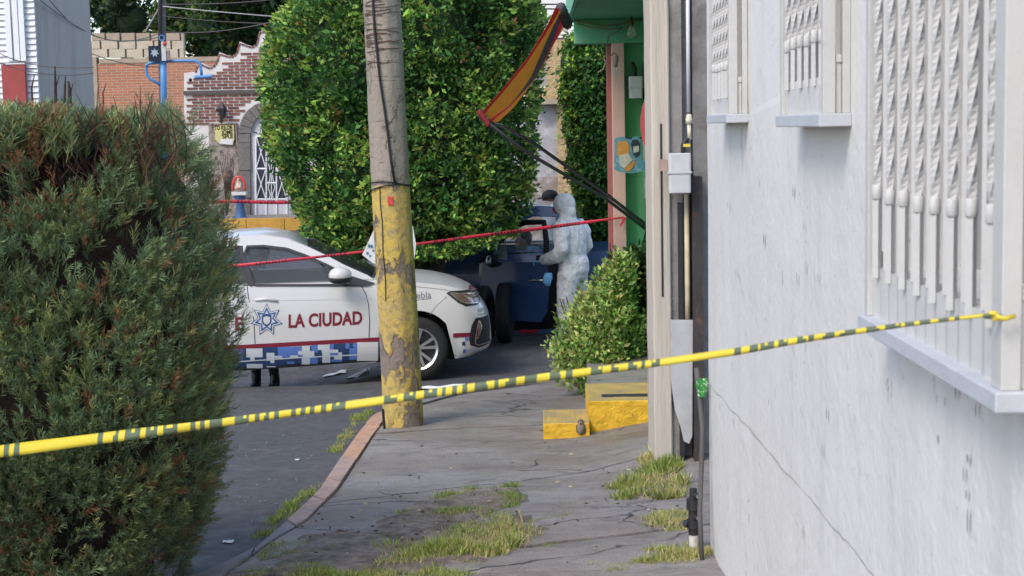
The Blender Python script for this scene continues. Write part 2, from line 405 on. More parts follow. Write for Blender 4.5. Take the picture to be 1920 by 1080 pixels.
for (a0, b0), (a1, b1) in zip(joints, joints[1:]):
    splits = [(0, 1)]
    for (u0, u1) in splits:
        mb = MB(); nu, nv = 40, 12; tz = random.uniform(-.006, .006); tx = random.uniform(-.006, .006); sd_ = random.random()*50
        gap = .009
        def P(u, v):
            X = 0
            for _ in range(4):
                Yb = a0+b0*X+gap; Yt = a1+b1*X-gap
                wob = .05*nz((X*2, a0 if v < .5 else a1, 0), 1.7)+.02*nz((X*7, a0 if v < .5 else a1, 5), 1.3)
                Y = Yb+(Yt-Yb)*v+wob; xl = xl_at(min(13.4, max(-3.9, Y)))+.012
                X = xl+(2.6-xl)*(u0+(u1-u0)*u)
            X += gap*(.5-u)*2 if (u1-u0) < 1 else 0
            return X, Y
        top = []
        for b in range(nv+1):
            for a in range(nu+1):
                X, Y = P(a/nu, b/nv); e = (a in (0, nu)) or (b in (0, nv))
                top.append((X, Y, swz(X, Y)+tz+tx*(a/nu-.5)*2+.006*nz((X, Y, 0), 1.6)-(.007+.006*nz((X*9, Y*9, 4), 1) if e else 0)))
        m_ = nu+1
        fs = [(b*m_+a, b*m_+a+1, (b+1)*m_+a+1, (b+1)*m_+a) for b in range(nv) for a in range(nu)]
        per = [(a, 0) for a in range(nu)]+[(nu, b) for b in range(nv)]+[(a, nv) for a in range(nu, 0, -1)]+[(0, b) for b in range(nv, 0, -1)]
        k = len(top); low = [(top[b*m_+a][0], top[b*m_+a][1], top[b*m_+a][2]-.06) for a, b in per]
        n = len(per)
        for q in range(n):
            a, b = per[q]; c, d = per[(q+1) % n]; fs.append((b*m_+a, k+q, k+(q+1) % n, d*m_+c))
        mb.add(top+low, fs); mb.build('slab', m_conc, pav, auto=40)

# ------------------------------------------------------------ grass and soil patches growing in the pavement
def inpoly(x, y, pg):
    c = False; j = len(pg)-1
    for i in range(len(pg)):
        if (pg[i][1] > y) != (pg[j][1] > y) and x < (pg[j][0]-pg[i][0])*(y-pg[i][1])/(pg[j][1]-pg[i][1])+pg[i][0]: c = not c
        j = i
    return c
BL_V = np.array([(0, .06, 0), (0, -.06, 0), (.5, .045, .05), (.5, -.045, .05), (1, 0, .28)], float); BL_F = np.array([(0, 1, 2), (1, 3, 2), (2, 3, 4)])
def grass(label, polys, n, lmin, lmax, dry=.3, f=swz, dense=.0, soil=True):
    P, D, S, T = [], [], [], []
    for pg in polys:
        W_ = [G(*p, f) for p in pg]; wp = [(w.x, w.y) for w in W_]
        x0, x1 = min(p[0] for p in wp), max(p[0] for p in wp); y0, y1 = min(p[1] for p in wp), max(p[1] for p in wp)
        k = 0; tries = 0
        n_ = int(n*2.7)
        while k < n_//len(polys) and tries < n_*12:
            tries += 1
            X, Y = random.uniform(x0, x1), random.uniform(y0, y1)
            if not inpoly(X+.13*nz((X, Y, 3), 6)+random.gauss(0, .02), Y+.25*nz((X, Y, 9), 5)+random.gauss(0, .04), wp): continue
            q = nz((X, Y, 0), 4.5, 2)
            if q < -.28+random.uniform(-.2, .2): continue
            P.append((X, Y, f(X, Y)-.012)); k += 1
            D.append((random.gauss(0, .55), random.gauss(0, .55), 1)); L = random.uniform(lmin, lmax)*(.42+.6*max(0, q)); S.append(L)
            dd = random.random() < dry+.7*nz((X, Y, 7), 3)
            g = random.uniform(.75, 1.25)
            T.append((.52*g, .44*g, .2*g) if dd else (.3*g, .36*g, .08*g) if random.random() < .65 else (.14*g, .22*g, .045*g))
    V, F = scatter(BL_V, BL_F, np.array(P), frames(np.array(D)), np.array(S))
    o = npmesh('grass', V, F, np.repeat(np.array(T), 5, axis=0), m_leaf); tag(o, label, 'grass', kind='stuff')
    return o
def soil(label, pg, f=swz, off=.012):
    W_ = [G(*p, f) for p in pg]; cx = sum(w.x for w in W_)/len(W_); cy = sum(w.y for w in W_)/len(W_)
    n = 48; rim = []
    per = resample([Vector((w.x, w.y, 0)) for w in W_]+[Vector((W_[0].x, W_[0].y, 0))], n+1)[:-1]
    mb = MB(); vs = [(cx, cy, f(cx, cy)+off)]
    for r_ in (.35, .65, .85, 1):
        for p in per:
            t = r_*(1+(.25*nz((p.x, p.y, 1), 6)+.2*nz((p.x, p.y, 5), 17) if r_ > .8 else 0)); X, Y = cx+(p.x-cx)*t, cy+(p.y-cy)*t
            vs.append((X, Y, f(X, Y)+(off if r_ < .9 else -.004)+.004*nz((X, Y, 2), 11)))
    fs = [(0, 1+i, 1+(i+1) % n) for i in range(n)]
    for k in range(3): fs += [(1+k*n+i, 1+(k+1)*n+i, 1+(k+1)*n+(i+1) % n, 1+k*n+(i+1) % n) for i in range(n)]
    mb.add(vs, fs); o = mb.build('soil', m_soil, smooth=True); tag(o, label, 'soil', kind='stuff')
soil('bare brown soil in a broken pavement slab, foreground', [(560, 1010), (700, 985), (1000, 968), (1030, 1000), (860, 1062), (620, 1078), (470, 1079)])
soil('strip of soil in the pavement joint below the pole', [(700, 985), (780, 940), (960, 912), (990, 935), (880, 978), (760, 995)])
soil('soil at the foot of the beige post', [(1150, 920), (1235, 860), (1280, 890), (1290, 920), (1200, 935)])
grass('ragged grass strip nearest the camera on the bare soil', [[(450, 1079), (520, 1020), (640, 1005), (560, 1045), (700, 1050), (760, 1079)], [(460, 1079), (560, 1060), (900, 1050), (860, 1079)]], 3600, .03, .075, .18)
grass('large tuft of half dry grass in the middle of the pavement', [[(700, 1050), (800, 1000), (930, 972), (1015, 985), (1010, 1010), (900, 1050), (800, 1066)], [(720, 1060), (860, 1010), (1000, 980), (960, 1030)]], 4600, .05, .13, .42)
grass('grass strip across the pavement behind the large tuft', [[(712, 988), (800, 960), (840, 925), (960, 910), (990, 938), (900, 972), (790, 990)]], 3000, .04, .085, .12)
grass('tall dry grass at the foot of the beige post', [[(1135, 930), (1180, 900), (1240, 868), (1285, 895), (1290, 925), (1220, 935)], [(1205, 880), (1240, 840), (1262, 860), (1262, 895)]], 2600, .06, .17, .5)
grass('dry grass tuft beside the black pipe fittings', [[(1205, 985), (1250, 955), (1300, 950), (1300, 990), (1240, 995)]], 900, .04, .1, .55)
grass('grass at the foot of the white pipe stub', [[(1190, 1050), (1240, 1030), (1330, 1015), (1330, 1050), (1260, 1056)]], 1000, .03, .09, .5)
grass('thin green strip along a pavement joint', [[(1020, 1018), (1100, 1003), (1115, 1008), (1030, 1026)], [(1100, 1062), (1230, 1040), (1240, 1052), (1110, 1072)], [(990, 972), (1085, 956), (1088, 962), (1000, 982)]], 700, .02, .05, .2)
grass('green weeds in the gutter along the kerb', [[(470, 1010), (520, 965), (570, 930), (600, 905), (590, 930), (540, 975), (495, 1015)], [(615, 850), (640, 815), (668, 790), (660, 812), (636, 850)], [(655, 790), (690, 765), (700, 772), (680, 795)]], 2400, .03, .09, .15, f=gz)
# ------------------------------------------------------------ white house wall on the right, with barred windows
XW, XF, YE = .765, .698, 6.62
wallt = thing('white_house', 'long white painted house wall with barred windows on the right', 'house', (XW+.2, 3, 0))
wins = [(2.235, 3.17, 2.14, 3.5), (3.63, 4.26, 2.57, 3.6), (5.36, 5.95, 2.585, 3.6)]
def wallmap(y, z): return (XW+.004*nz((y*.8, z*.8, 0), 1.3)+.003*nz((y, z, 0), 5), y, z)
mb = MB()
m_chip_ = mat('crack_dirt', (.36, .34, .325), .9, .3, 30)
crack = [(-4+(YE+4)*i/40, interp(-4+(YE+4)*i/40, [(-4, 1.66), (3.55, 1.505), (5, 1.46), (6.6, 1.395)])+.01*nz((i*.27, 0, 0), 4)) for i in range(41)]
outer = [(-4+(YE+4)*i/30, -.2) for i in range(31)]+[(YE+.006*nz((0, z*.25, 3), 3), z*.25) for z in range(0, 24)]+[(YE, 6), (-4, 6)]
mb.poly(outer, wallmap, [[(a+.05, z0+.1), (b-.05, z0+.1), (b-.05, z1), (a+.05, z1)] for a, b, z0, z1 in wins])
mb.box((XW+.16, -4, -.2), (XW+.42, YE-.01, 6)); mb.box((XW+.004, YE-.012, -.2), (XW+.16, YE-.002, 6))
for a, b, z0, z1 in wins:
    a += .05; b -= .05; z0 += .1
    for p, q in (((a, z0), (a, z1)), ((b, z0), (b, z1)), ((a, z0), (b, z0)), ((a, z1), (b, z1))):
        mb.quad((XW, p[0], p[1]), (XW, q[0], q[1]), (XW+.16, q[0], q[1]), (XW+.16, p[0], p[1]))
mb.build('wall', m_wall, wallt)
mb = MB(); vs = []
for i in range(161):
    y = -1+(YE+.99)*i/160; z = interp(y, [(-4, 1.66), (3.55, 1.505), (5, 1.46), (6.6, 1.395)])+.012*nz((y, 0, 0), 4)+.006*nz((y, 1, 0), 15); w = .0012+.0015*max(0, nz((y, 2, 0), 6)+.4); x = wallmap(y, z)[0]-.0022
    vs += [(x, y, z-w), (x, y, z+w)]
mb.add(vs, [(2*i, 2*i+2, 2*i+3, 2*i+1) for i in range(160)]); mb.build('plinth_crack', m_chip_, wallt)
# flaked paint spots: shallow chips with a shape of their own
m_chip = mat('flaked_paint', (.3, .27, .25), .9, .3, 30)
mb = MB()
for _ in range(46):
    px = random.choice((1500, 1508, 1540, 1380, 1370, 1400, 1820, 1445))+random.gauss(0, 10); py = random.uniform(340, 1000)
    p = UX(px, py, XW-.001)
    if any(a-.02 < p.y < b+.02 and z0-.05 < p.z for a, b, z0, z1 in wins): continue
    if p.z < 1.55 and p.y < 3.6: pass
    x = XW-.0065
    h = random.uniform(.006, .03); w = random.uniform(.003, .009)
    pg = [(p.y+w*math.cos(t)*random.uniform(.5, 1), p.z+h*math.sin(t)*random.uniform(.5, 1)) for t in [k*.785 for k in range(8)]]
    mb.poly(pg, lambda y, z, x=x: (x, y, z))
mb.build('paint_chips', m_chip, wallt, kind='stuff')

def window(spec, nb, zbar, zcol, pane, near):
    a, b, z0, z1 = spec
    w = MB().box((XW+.15, a, z0), (XW+.157, b, z1)).build('window', pane, wallt)
    MB().box((XF-.012, a-.012, z0-.032), (XW+.0, b+.01, z0)).build('sill', m_sill, w, bevel=.003)
    def part(n, A, B, m=m_grille, bv=.002): return MB().box(A, B).build(n, m, w, bevel=bv)
    part('post', (XF, a, z0), (XF+.03, a+near, z1)); part('post', (XF, b-.03, z0), (XF+.03, b, z1))
    part('wall_post', (XW-.02, a, z0), (XW-.001, a+.03, z1)); part('wall_post', (XW-.02, b-.03, z0), (XW-.001, b, z1))
    part('side_panel', (XF+.031, a+.008, z0), (XW-.021, a+.014, zbar+.03)); part('side_panel', (XF+.031, b-.014, z0), (XW-.021, b-.008, zbar+.03))
    part('side_rail', (XF+.031, a+.004, zbar+.031), (XW-.021, a+.02, zbar+.05)); part('top_rail', (XF, a, z1), (XW, b, z1+.03))
    # ribbed lower panel
    mb = MB(); y = a+near+.002; k = 0
    ye = b-.032; n = max(6, int((ye-y)/.035)); st = (ye-y)/n
    vs = []
    for i in range(n+1):
        off = .006 if i % 2 else 0
        vs += [(XF+.012+off, y+st*i, z0), (XF+.012+off, y+st*i, zbar)]
    mb.add(vs, [(2*i, 2*i+2, 2*i+3, 2*i+1) for i in range(n)]); mb.quad(vs[0], vs[1], (XF+.03, y, zbar), (XF+.03, y, z0))
    mb.box((XF+.019, y, zbar-.006), (XF+.03, ye, zbar))
    mb.build('lower_panel', m_grille, w)
    zb = zbar-.02
    for i in range(nb):
        pitch = (b-a-near-.075)/(nb-.75)
        yb = a+near+.03+(b-a-near-.075)*(i+.1)/(nb-.75)
        if yb > b-.04: break
        mb = MB(); xb = XF+.012
        n = int((z1-zcol)/.0125); mb.tube([(xb, yb, zcol+(z1-zcol)*k/n) for k in range(n+1)], .0088, 4, twist=R(90)*.0125/.062)
        mb.tube([(xb, yb, zb), (xb, yb, zcol)], .0095, 4, twist=0)
        o = mb.build('bar', m_grille, w)
        if i: MB().tube([(xb+.006, yb-pitch/2, zbar), (xb+.006, yb-pitch/2, z1)], .0062, 4).build('straight_bar', m_grille, w)
        zc = zcol+random.uniform(-.006, .006)*(3 if nb < 6 else 1)
        MB().lathe([(.0, zc-.015), (.0095, zc-.0145), (.0108, zc-.012), (.0108, zc+.014), (.0092, zc+.016), (.0, zc+.0165)], (xb, yb, 0), 10).build('collar', m_grille, w, smooth=True)
window(wins[0], 8, 2.245, 2.40, m_frost, .052)
window(wins[1], 6, 2.66, 2.76, m_frost, .03)
window(wins[2], 6, 2.665, 2.76, m_glassd, .03)

# ------------------------------------------------------------ neighbour's beige post, plaster return wall and pipes
YP = 8.72
post = thing('gate_post', 'weathered beige post with grey plaster return beside the white wall', 'post', U(1240, 860, YP))
def xat(px, Y, py=500): return U(px, py, Y).x
x0, x1, x2 = xat(1224, YP), xat(1258, YP), xat(1330, YP)
mb = MB(); nzv = 60
for i in range(nzv+1):
    z = .0+5.5*i/nzv; e = .004*nz((0, z, 0), 5)
    for (x, y) in ((x0+e, YP+.5), (x0+e, YP+.006), (x0+.008+e, YP), (x1-.008, YP), (x1+.5*e, YP+.007), (x1+.5*e, YP+.5)): mb.v.append((x, y, z))
mb.f = [(i*6+k, i*6+k+1, (i+1)*6+k+1, (i+1)*6+k) for i in range(nzv) for k in range(5)]; mb.m = [0]*len(mb.f)
mb.build('post', m_beige, post)
MB().box((x1-.002, YP+.03, 0), (x1+.075, YP+.4, 5.5)).build('plaster_return', m_grey, post)
MB().box((x1+.077, YP+.12, 0), (x2+.6, YP+.5, 5.5)).build('recess_wall', m_grey, post)
MB().box((x0+.05, YP-.003, 1.55), (x0+.062, YP+.002, U(1240, 232, YP).z)).build('slot', m_dark, post)
# white board at the bottom of the post, with a broken lower edge
bl = [(1257, 600), (1299, 600), (1298, 818), (1292, 832), (1282, 827), (1276, 800), (1266, 770), (1258, 715)]
MB().prism([U(px, py, YP-.02) for px, py in bl], (0, .012, 0)).build('white_board', mat('dull_white_board', (.42, .42, .42), .7, .2, 6, .003, 30), post)
rb = thing('door_frame', 'dark rusted iron door frame in the gap beside the white wall', 'door frame', U(1295, 900, YP-.05))
MB().box((xat(1298, YP), YP-.05, .3), (xat(1316, YP), YP+.1, 2.25)).build('jamb', mat('rusty_iron', (.035, .03, .03), .7, .3, 8, col2=(.1, .05, .03), c2scale=12), rb)
MB().box((xat(1272, YP), YP+.0, .5), (xat(1281, YP), YP+.028, 2.1)).build('angle_iron', m_dark, rb)
o = MB().tube([U(1287, 364, YP+.01), U(1289, 560, YP+.01), U(1289, 600, YP+.01)], .0155, 10).build('gas_pipe', mat('old_cream_pipe', (.5, .42, .28), .6, .2, 10), smooth=True)
tag(o, 'cream standpipe running down below the grey gas meter', 'pipe')
# conduit above the meter
o = thing('conduit', 'thin white and black conduit pipe running down to the gas meter', 'pipe', U(1292, 200, YP-.02))
MB().tube([U(1289, -60, YP-.02), U(1291, 210, YP-.02)], .011, 10).build('pipe', m_white, o, smooth=True)
MB().tube([U(1295, -60, YP-.0), U(1297, 300, YP-.0), U(1302, 420, YP-.0), U(1303, 700, YP-.0)], .006, 8).build('cable', m_black, o, smooth=True)
MB().lathe([(0, 0), (.02, 0), (.02, .03), (.016, .035), (.016, .05), (.011, .055)], U(1292, 232, YP-.02), 10).build('coupling', mat('cream_fitting', (.62, .56, .42), .5, .1), o, smooth=True)
MB().tube([U(1292, 232, YP-.02), U(1293, 262, YP-.02)], .012, 10).build('pipe_end', MATS['cream_fitting'], o, smooth=True)
o = thing('gas_meter', 'grey gas meter with yellow valve fixed to the beige post', 'gas meter', U(1274, 362, YP-.1))
c0 = U(1274, 362, YP-.1); c1 = U(1274, 287, YP-.1); hw = .0665
H_ = c1.z-c0.z
mb = MB()
def rbox(mb, cx, cy, z0, z1, hx, hy, r=.012, mi=None):
    pts = []
    for sx, sy, a0 in ((1, 1, 0), (-1, 1, 90), (-1, -1, 180), (1, -1, 270)):
        for k in range(4): a = R(a0+30*k); pts.append((cx+sx*(hx-r)+r*math.cos(a), cy+sy*(hy-r)+r*math.sin(a)))
    n = len(pts); mb.add([(x, y, z0) for x, y in pts]+[(x, y, z1) for x, y in pts], [tuple(range(n)), tuple(range(n, 2*n))]+[(i, (i+1) % n, (i+1) % n+n, i+n) for i in range(n)], mi)
rbox(mb, c0.x, c0.y, c0.z, c0.z+H_*.5, hw-.004, .05); rbox(mb, c0.x, c0.y, c0.z+H_*.53, c0.z+H_, hw-.002, .05)
mb.build('casing', m_greybox, o, bevel=.006)
mb = MB(); rbox(mb, c0.x, c0.y, c0.z+H_*.49, c0.z+H_*.545, hw+.004, .055); mb.build('flange', m_greybox, o, bevel=.002)
MB().tube([c1+Vector((.02, 0, -.01)), c1+Vector((.022, 0, .05)), c1+Vector((.035, 0, .075)), c1+Vector((.055, 0, .07))], .014, 8).build('elbow', m_dark, o, smooth=True)
MB().box(c1+Vector((.02, -.02, .035)), c1+Vector((.06, -.012, .052))).build('valve_handle', mat('yellow_valve', (.7, .5, .05), .5), o)
MB().box(c1+Vector((-.115, 0, -.1)), c1+Vector((-.068, .03, -.035))).build('bracket', m_kerb2, o)
# hose and drain fittings by the white wall corner
o = thing('drain_hose', 'dark rubber hose hanging down the corner of the white wall', 'hose', G(1318, 1050, swz))
MB().tube([U(1306, 690, 6.55), U(1311, 742, 6.55), U(1317, 800, 6.5), U(1315, 880, 6.5), U(1312, 960, 6.45), U(1316, 1055, 6.4)], .011, 8).build('hose', mat('grey_hose', (.09, .085, .085), .7, .2), o, smooth=True)
o = thing('snack_wrapper', 'crumpled green foil wrapper stuck behind the hose', 'wrapper', U(1316, 745, 6.53))
mb = MB(); P0 = U(1316, 728, 6.53)
gv = [[P0+Vector((.0+.019*(i-1.5)*(1-.22*abs(j-1)), random.uniform(-.008, .008), .028*(1.6-j))) for i in range(4)] for j in range(4)]
mb.add([v for r_ in gv for v in r_], [(j*4+i, j*4+i+1, (j+1)*4+i+1, (j+1)*4+i) for j in range(3) for i in range(3)])
wo = mb.build('foil', mat('green_foil', (.04, .24, .05), .3, .5, 90, col2=(.7, .7, .7), c2scale=60, c2pos=(.55, .6)), o); sm = wo.modifiers.new('s', 'SOLIDIFY'); sm.thickness = .003
o = thing('drain_fitting', 'black branching drain fittings on a short white pipe stub', 'pipe fitting', G(1302, 1048, swz))
b0 = U(1301, 1046, 6.62); sc = 6.62/FPX
MB().tube([b0, b0+Vector((0, 0, 46*sc))], 9*sc, 14).build('stub', mat('dirty_white_pvc', (.6, .57, .5), .6, .2, 12, col2=(.3, .24, .18), c2scale=10), o, smooth=False, auto=40)
mb = MB(); zt = 46*sc
mb.lathe([(0, zt), (10*sc, zt), (10*sc, zt+12*sc), (13*sc, zt+13*sc), (13*sc, zt+30*sc), (10*sc, zt+31*sc), (10*sc, zt+48*sc), (13.5*sc, zt+49*sc), (13.5*sc, zt+70*sc), (8*sc, zt+72*sc), (7*sc, zt+90*sc), (0, zt+91*sc)], b0, 14)
mb.build('body', m_dark, o, auto=45)
for h, s in ((36, 1), (78, 1)):
    p = b0+Vector((2*sc, -.01, zt+h*sc)); MB().tube([p, p+Vector((.012, -.05, .006))], 6*sc, 12).build('branch', m_dark, o, auto=45)
    p2 = p+Vector((.012, -.051, .006)); MB().tube([p2, p2+Vector((0, -.002, 0))], 4.5*sc, 12).build('branch_end', m_steel, o)
MB().tube([b0+Vector((-10*sc, 0, zt+20*sc)), b0+Vector((-17*sc, -.01, zt+24*sc))], 7*sc, 12).build('branch', m_dark, o, auto=45)

# ------------------------------------------------------------ green house: end wall, pink pillar, canopy slab
YG = 14.6
gh = thing('green_house', 'green painted house porch with a pink pillar and concrete canopy', 'house', G(1200, 700, swz))
MB().box((U(1168, 300, YG).x, YG, -.1), (3.2, YG+.25, 3.7)).build('end_wall', m_green, gh)
MB().box((U(1148, 300, YG).x, YG-.16, -.1), (U(1171, 300, YG).x, YG+.28, 3.66)).build('pillar', m_pink, gh, bevel=.006)
MB().box((U(1141, 300, YG).x, YG-.02, -.1), (U(1148, 300, YG).x-.002, YG+.26, 3.66)).build('pillar_trim', m_pinkd, gh)
zs = U(1150, 37, YG-.02).z; zb_ = U(1150, 81, YG-.17).z
MB().box((1.08, 9.0, -.1), (1.3, YG, 3.7)).build('facade_wall', m_green, gh)
xe = U(1069, 37, YG).x
MB().box((xe, 9.1, zs), (3.2, YG+.3, zs+.2)).build('canopy_slab', m_green2, gh, bevel=.01)
MB().box((xe+.03, YG-.17, zb_), (3.1, YG-.165+.16, zs-.001)).build('canopy_beam', m_green2, gh, bevel=.008)
MB().box((xe-.03, 9.1, zs-.01), (xe-.002, YG+.3, zs+.26)).build('canopy_fascia', mat('pale_green_fascia', (.2, .48, .36), .6, .12, 5), gh)
o = thing('canopy_cable', 'dark cable sagging under the green canopy', 'cable', U(1150, 45, YG-.3))
MB().tube([U(1080, 40, YG-.3), U(1100, 42, YG-.3), U(1130, 49, YG-.3), U(1160, 46, YG-.3), U(1190, 38, YG-.3), U(1225, 36, YG-.3)], .009, 6).build('cable', mat('olive_cable', (.12, .13, .07), .6), o)
MB().tube([U(1082, 44, YG-.32), U(1110, 52, YG-.32), U(1145, 55, YG-.32), U(1180, 50, YG-.32)], .006, 6).build('cable', MATS['olive_cable'], o)
o = thing('light_bulb', 'clear light bulb hanging from the green canopy', 'light bulb', U(1184, 70, YG-.4))
p = U(1184, 58, YG-.4); q = U(1186, 18, YG-.4)
MB().tube([q, p+Vector((0, 0, .07))], .006, 6).build('cord', m_black, o)
MB().lathe([(0, .11), (.02, .11), (.022, .06), (.018, .045), (0, .045)], p, 12).build('socket', mat('brown_bakelite', (.12, .06, .04), .4), o, smooth=True)
MB().lathe([(.014, .045), (.018, .03), (.036, .0), (.043, -.025), (.036, -.052), (.016, -.066), (0, -.068)], p, 16).build('bulb', mat('bulb_glass', (.9, .88, .8), .05, 0, trans=.85), o, smooth=True)
o = thing('plug_cable', 'loose cable with a two pin plug hanging by the pink pillar', 'cable', U(1155, 140, YG-.35))
Yc = YG-.35
MB().tube([U(1165, 50, Yc), U(1160, 58, Yc), U(1142, 66, Yc), U(1137, 85, Yc), U(1140, 102, Yc), U(1146, 104, Yc), U(1152, 99, Yc), U(1157, 103, Yc)], .006, 6).build('cord', mat('grey_cord', (.12, .11, .1), .6), o, smooth=True)
MB().tube([U(1133, 110, Yc), U(1136, 118, Yc), U(1130, 130, Yc), U(1121, 136, Yc)], .005, 6).build('cord', mat('pale_cord', (.4, .36, .28), .6), o, smooth=True)
p = U(1157, 104, Yc); q = U(1154, 126, Yc)
MB().tube([p, p.lerp(q, .5), q], [.014, .02, .017], 8).build('plug', mat('plug_brown', (.22, .16, .13), .5), o, smooth=True)
for dx in (-.011, .011): MB().tube([q+Vector((dx, 0, 0)), q+Vector((dx-.006, 0, -.075))], .004, 6).build('prong', m_steel, o)
def meter(px0, px1, py0, py1, label):
    Y = YG-.09; a = U(px0, py1, Y); b = U(px1, py0, Y); o = thing('electric_meter', label, 'meter', ((a.x+b.x)/2, Y, a.z))
    mb = MB(); cx = (a.x+b.x)/2; h = b.z-a.z; hx = (b.x-a.x)/2
    rbox(mb, cx, Y, a.z, a.z+h*.48, hx*.86, .06, .02); rbox(mb, cx, Y, a.z+h*.52, b.z, hx*.92, .06, .02); mb.build('casing', m_greybox, o, bevel=.01)
    mb = MB(); rbox(mb, cx, Y, a.z+h*.475, a.z+h*.525, hx, .065, .02); mb.build('flange', m_greybox, o)
    MB().tube([(cx, Y, b.z-.005), (cx, Y, b.z+.07), (cx-.03, Y, b.z+.14)], .016, 8).build('inlet', m_dark, o, smooth=True)
    return o
m1 = meter(1177, 1206, 143, 185, 'grey meter high on the green wall beneath the canopy')
MB().box(U(1206, 185, YG-.06), U(1212, 118, YG-.001)).build('backing_pipe', m_dark, m1)
meter(1208, 1226, 333, 374, 'grey meter low on the green wall beside the beige post')
o = thing('wall_pipe', 'green painted thin pipe running down the green wall', 'pipe', U(1206, 300, YG-.02))
MB().tube([U(1206, 190, YG-.02), U(1208, 300, YG-.02), U(1209, 460, YG-.02)], .011, 8).build('pipe', mat('pale_green_pipe', (.2, .5, .26), .5), o, smooth=True)
MB().tube([U(1215, 330, YG-.03), U(1214, 420, YG-.03), U(1203, 470, YG-.03)], .007, 6).build('cable', m_black, o, smooth=True)
# round red sign, seen almost edge on
o = thing('round_sign', 'round red sign with white rim half hidden by the beige post', 'sign', U(1226, 232, 10.0))
p = U(1228, 232, 10.0); mt = Matrix.Translation(p) @ Matrix.Rotation(R(-70), 4, 'Z')
mb = MB(); n = 40
def disc(r, y0, y1):
    m_ = MB(); vs = [mt @ Vector((r*math.cos(t), y, r*math.sin(t))) for y in (y0, y1) for t in [2*math.pi*k/n for k in range(n)]]
    return m_.add(vs, [tuple(range(n)), tuple(range(n, 2*n))]+[(i, (i+1) % n, (i+1) % n+n, i+n) for i in range(n)])
disc(.208, -.012, .012).build('rim', m_white, o); disc(.2, -.016, -.0125).build('face', mat('red_enamel', (.36, .02, .025), .35, .08), o)
# hanging bottle-shaped print
o = thing('hanging_sign', 'blue edged sign picturing an orange bottle and a dark bottle', 'sign', U(1187, 325, YG-.35))
Yh = YG-.4
def pp(pts, name, m, dy): 
    return MB().prism([U(px, py, Yh-dy) for px, py in pts], (0, .004, 0)).build(name, m, o)
pp([(1152, 262), (1156, 258), (1170, 256), (1174, 260), (1184, 261), (1188, 256), (1197, 255), (1201, 262), (1202, 300), (1222, 305), (1222, 318), (1185, 325), (1163, 323), (1152, 318)], 'backing', mat('blue_plastic', (.12, .3, .38), .3, .2, 40, col2=(.25, .42, .48), c2scale=20), 0)
pp([(1156, 275), (1159, 266), (1175, 264), (1179, 272), (1180, 288), (1157, 292)], 'orange_bottle', mat('orange_print', (.62, .28, .06), .4, .2, 40), .006)
pp([(1170, 316), (1190, 300), (1190, 309), (1180, 321), (1174, 321)], 'orange_base', MATS['orange_print'], .007)
pp([(1160, 292), (1178, 287), (1186, 300), (1170, 316), (1162, 310)], 'bottle_label', mat('label_print', (.55, .52, .45), .5, .25, 60), .008)
pp([(1183, 270), (1186, 262), (1196, 262), (1200, 270), (1200, 290), (1194, 296), (1187, 290)], 'dark_bottle', mat('dark_print', (.03, .035, .045), .4), .006)
pp([(1187, 275), (1198, 273), (1198, 284), (1188, 287)], 'bottle_label', MATS['label_print'], .009)
MB().box(U(1206, 318, Yh+.02), U(1226, 262, Yh+.06)).build('bracket_box', m_greybox, o)
MB().box((U(1160, 250, Yh+.01).x, Yh+.008, U(1160, 262, Yh).z), (1.12, Yh+.018, U(1160, 258, Yh).z)).build('arm', m_dark, o)

# striped awning, half furled, with its two dark arms
aw = thing('awning', 'red and orange striped awning half furled under the canopy edge', 'awning', U(1058, 30, 12.5))
near = [(1041, 14), (1022, 45), (985, 108), (945, 165), (905, 214)]
far = [(1062, 42), (1038, 82), (1006, 148), (966, 198), (930, 230)]
nn = 24; cols = []
def pl(pts, t):
    k = min(len(pts)-2, int(t*(len(pts)-1))); u = t*(len(pts)-1)-k; return pts[k][0]+(pts[k+1][0]-pts[k][0])*u, pts[k][1]+(pts[k+1][1]-pts[k][1])*u
mats_a = [clothmat('awning_red', (.52, .07, .09)), clothmat('awning_orange', (.68, .4, .13)), clothmat('awning_grey', (.2, .17, .2)), clothmat('awning_magenta', (.6, .1, .18))]
stripe = [0, 0, 1, 1, 1, 1, 1, 2, 2, 2, 3, 3, 1, 1, 1, 1]
NS = len(stripe); mb = MB()
for i in range(nn+1):
    t = i/nn; a = U(*pl(near, t), 11.6+.2*t); b = U(*pl(far, t), 13.4-.3*t)
    for s in range(NS+1):
        u = s/NS; p = a.lerp(b, u); p.z -= .06*math.sin(math.pi*u)*math.sin(math.pi*t)+.012*math.sin(u*14+t*3)*t; p.x += .02*math.sin(u*9+t*5); mb.v.append(tuple(p))
mb.f = [(i*(NS+1)+s, i*(NS+1)+s+1, (i+1)*(NS+1)+s+1, (i+1)*(NS+1)+s) for i in range(nn) for s in range(NS)]; mb.m = [stripe[s] for i in range(nn) for s in range(NS)]
ao = mb.build('fabric', mats_a, aw, smooth=True); sm = ao.modifiers.new('s', 'SOLIDIFY'); sm.thickness = .004
mb = MB()
for k in range(5):
    mb.ell(U(1052+3*k, 16+7*k, 12.2+.1*k), (.045, .12, .05), 10)
mb.build('furled_roll', [mats_a[2]], aw, smooth=True)
MB().tube([U(896, 216, 11.55), U(925, 232, 11.7), U(940, 234, 13)], .012, 8).build('front_bar', m_dark, aw)
MB().tube([U(898, 217, 11.6), U(985, 284, 11.7), U(1135, 372, 12.0), U(1228, 442, 12.2)], .014, 8).build('arm', m_dark, aw, smooth=True)
MB().tube([U(935, 233, 13.1), U(1000, 268, 13.1), U(1142, 368, 13.0), U(1228, 434, 12.9)], .015, 8).build('arm', m_dark, aw, smooth=True)
mb = MB()
for k in range(6): mb.ell(U(900+3*k, 212+4*k, 11.5), (.02, .02, .03), 8)
mb.build('rope_knot', mats_a[0], aw, smooth=True)

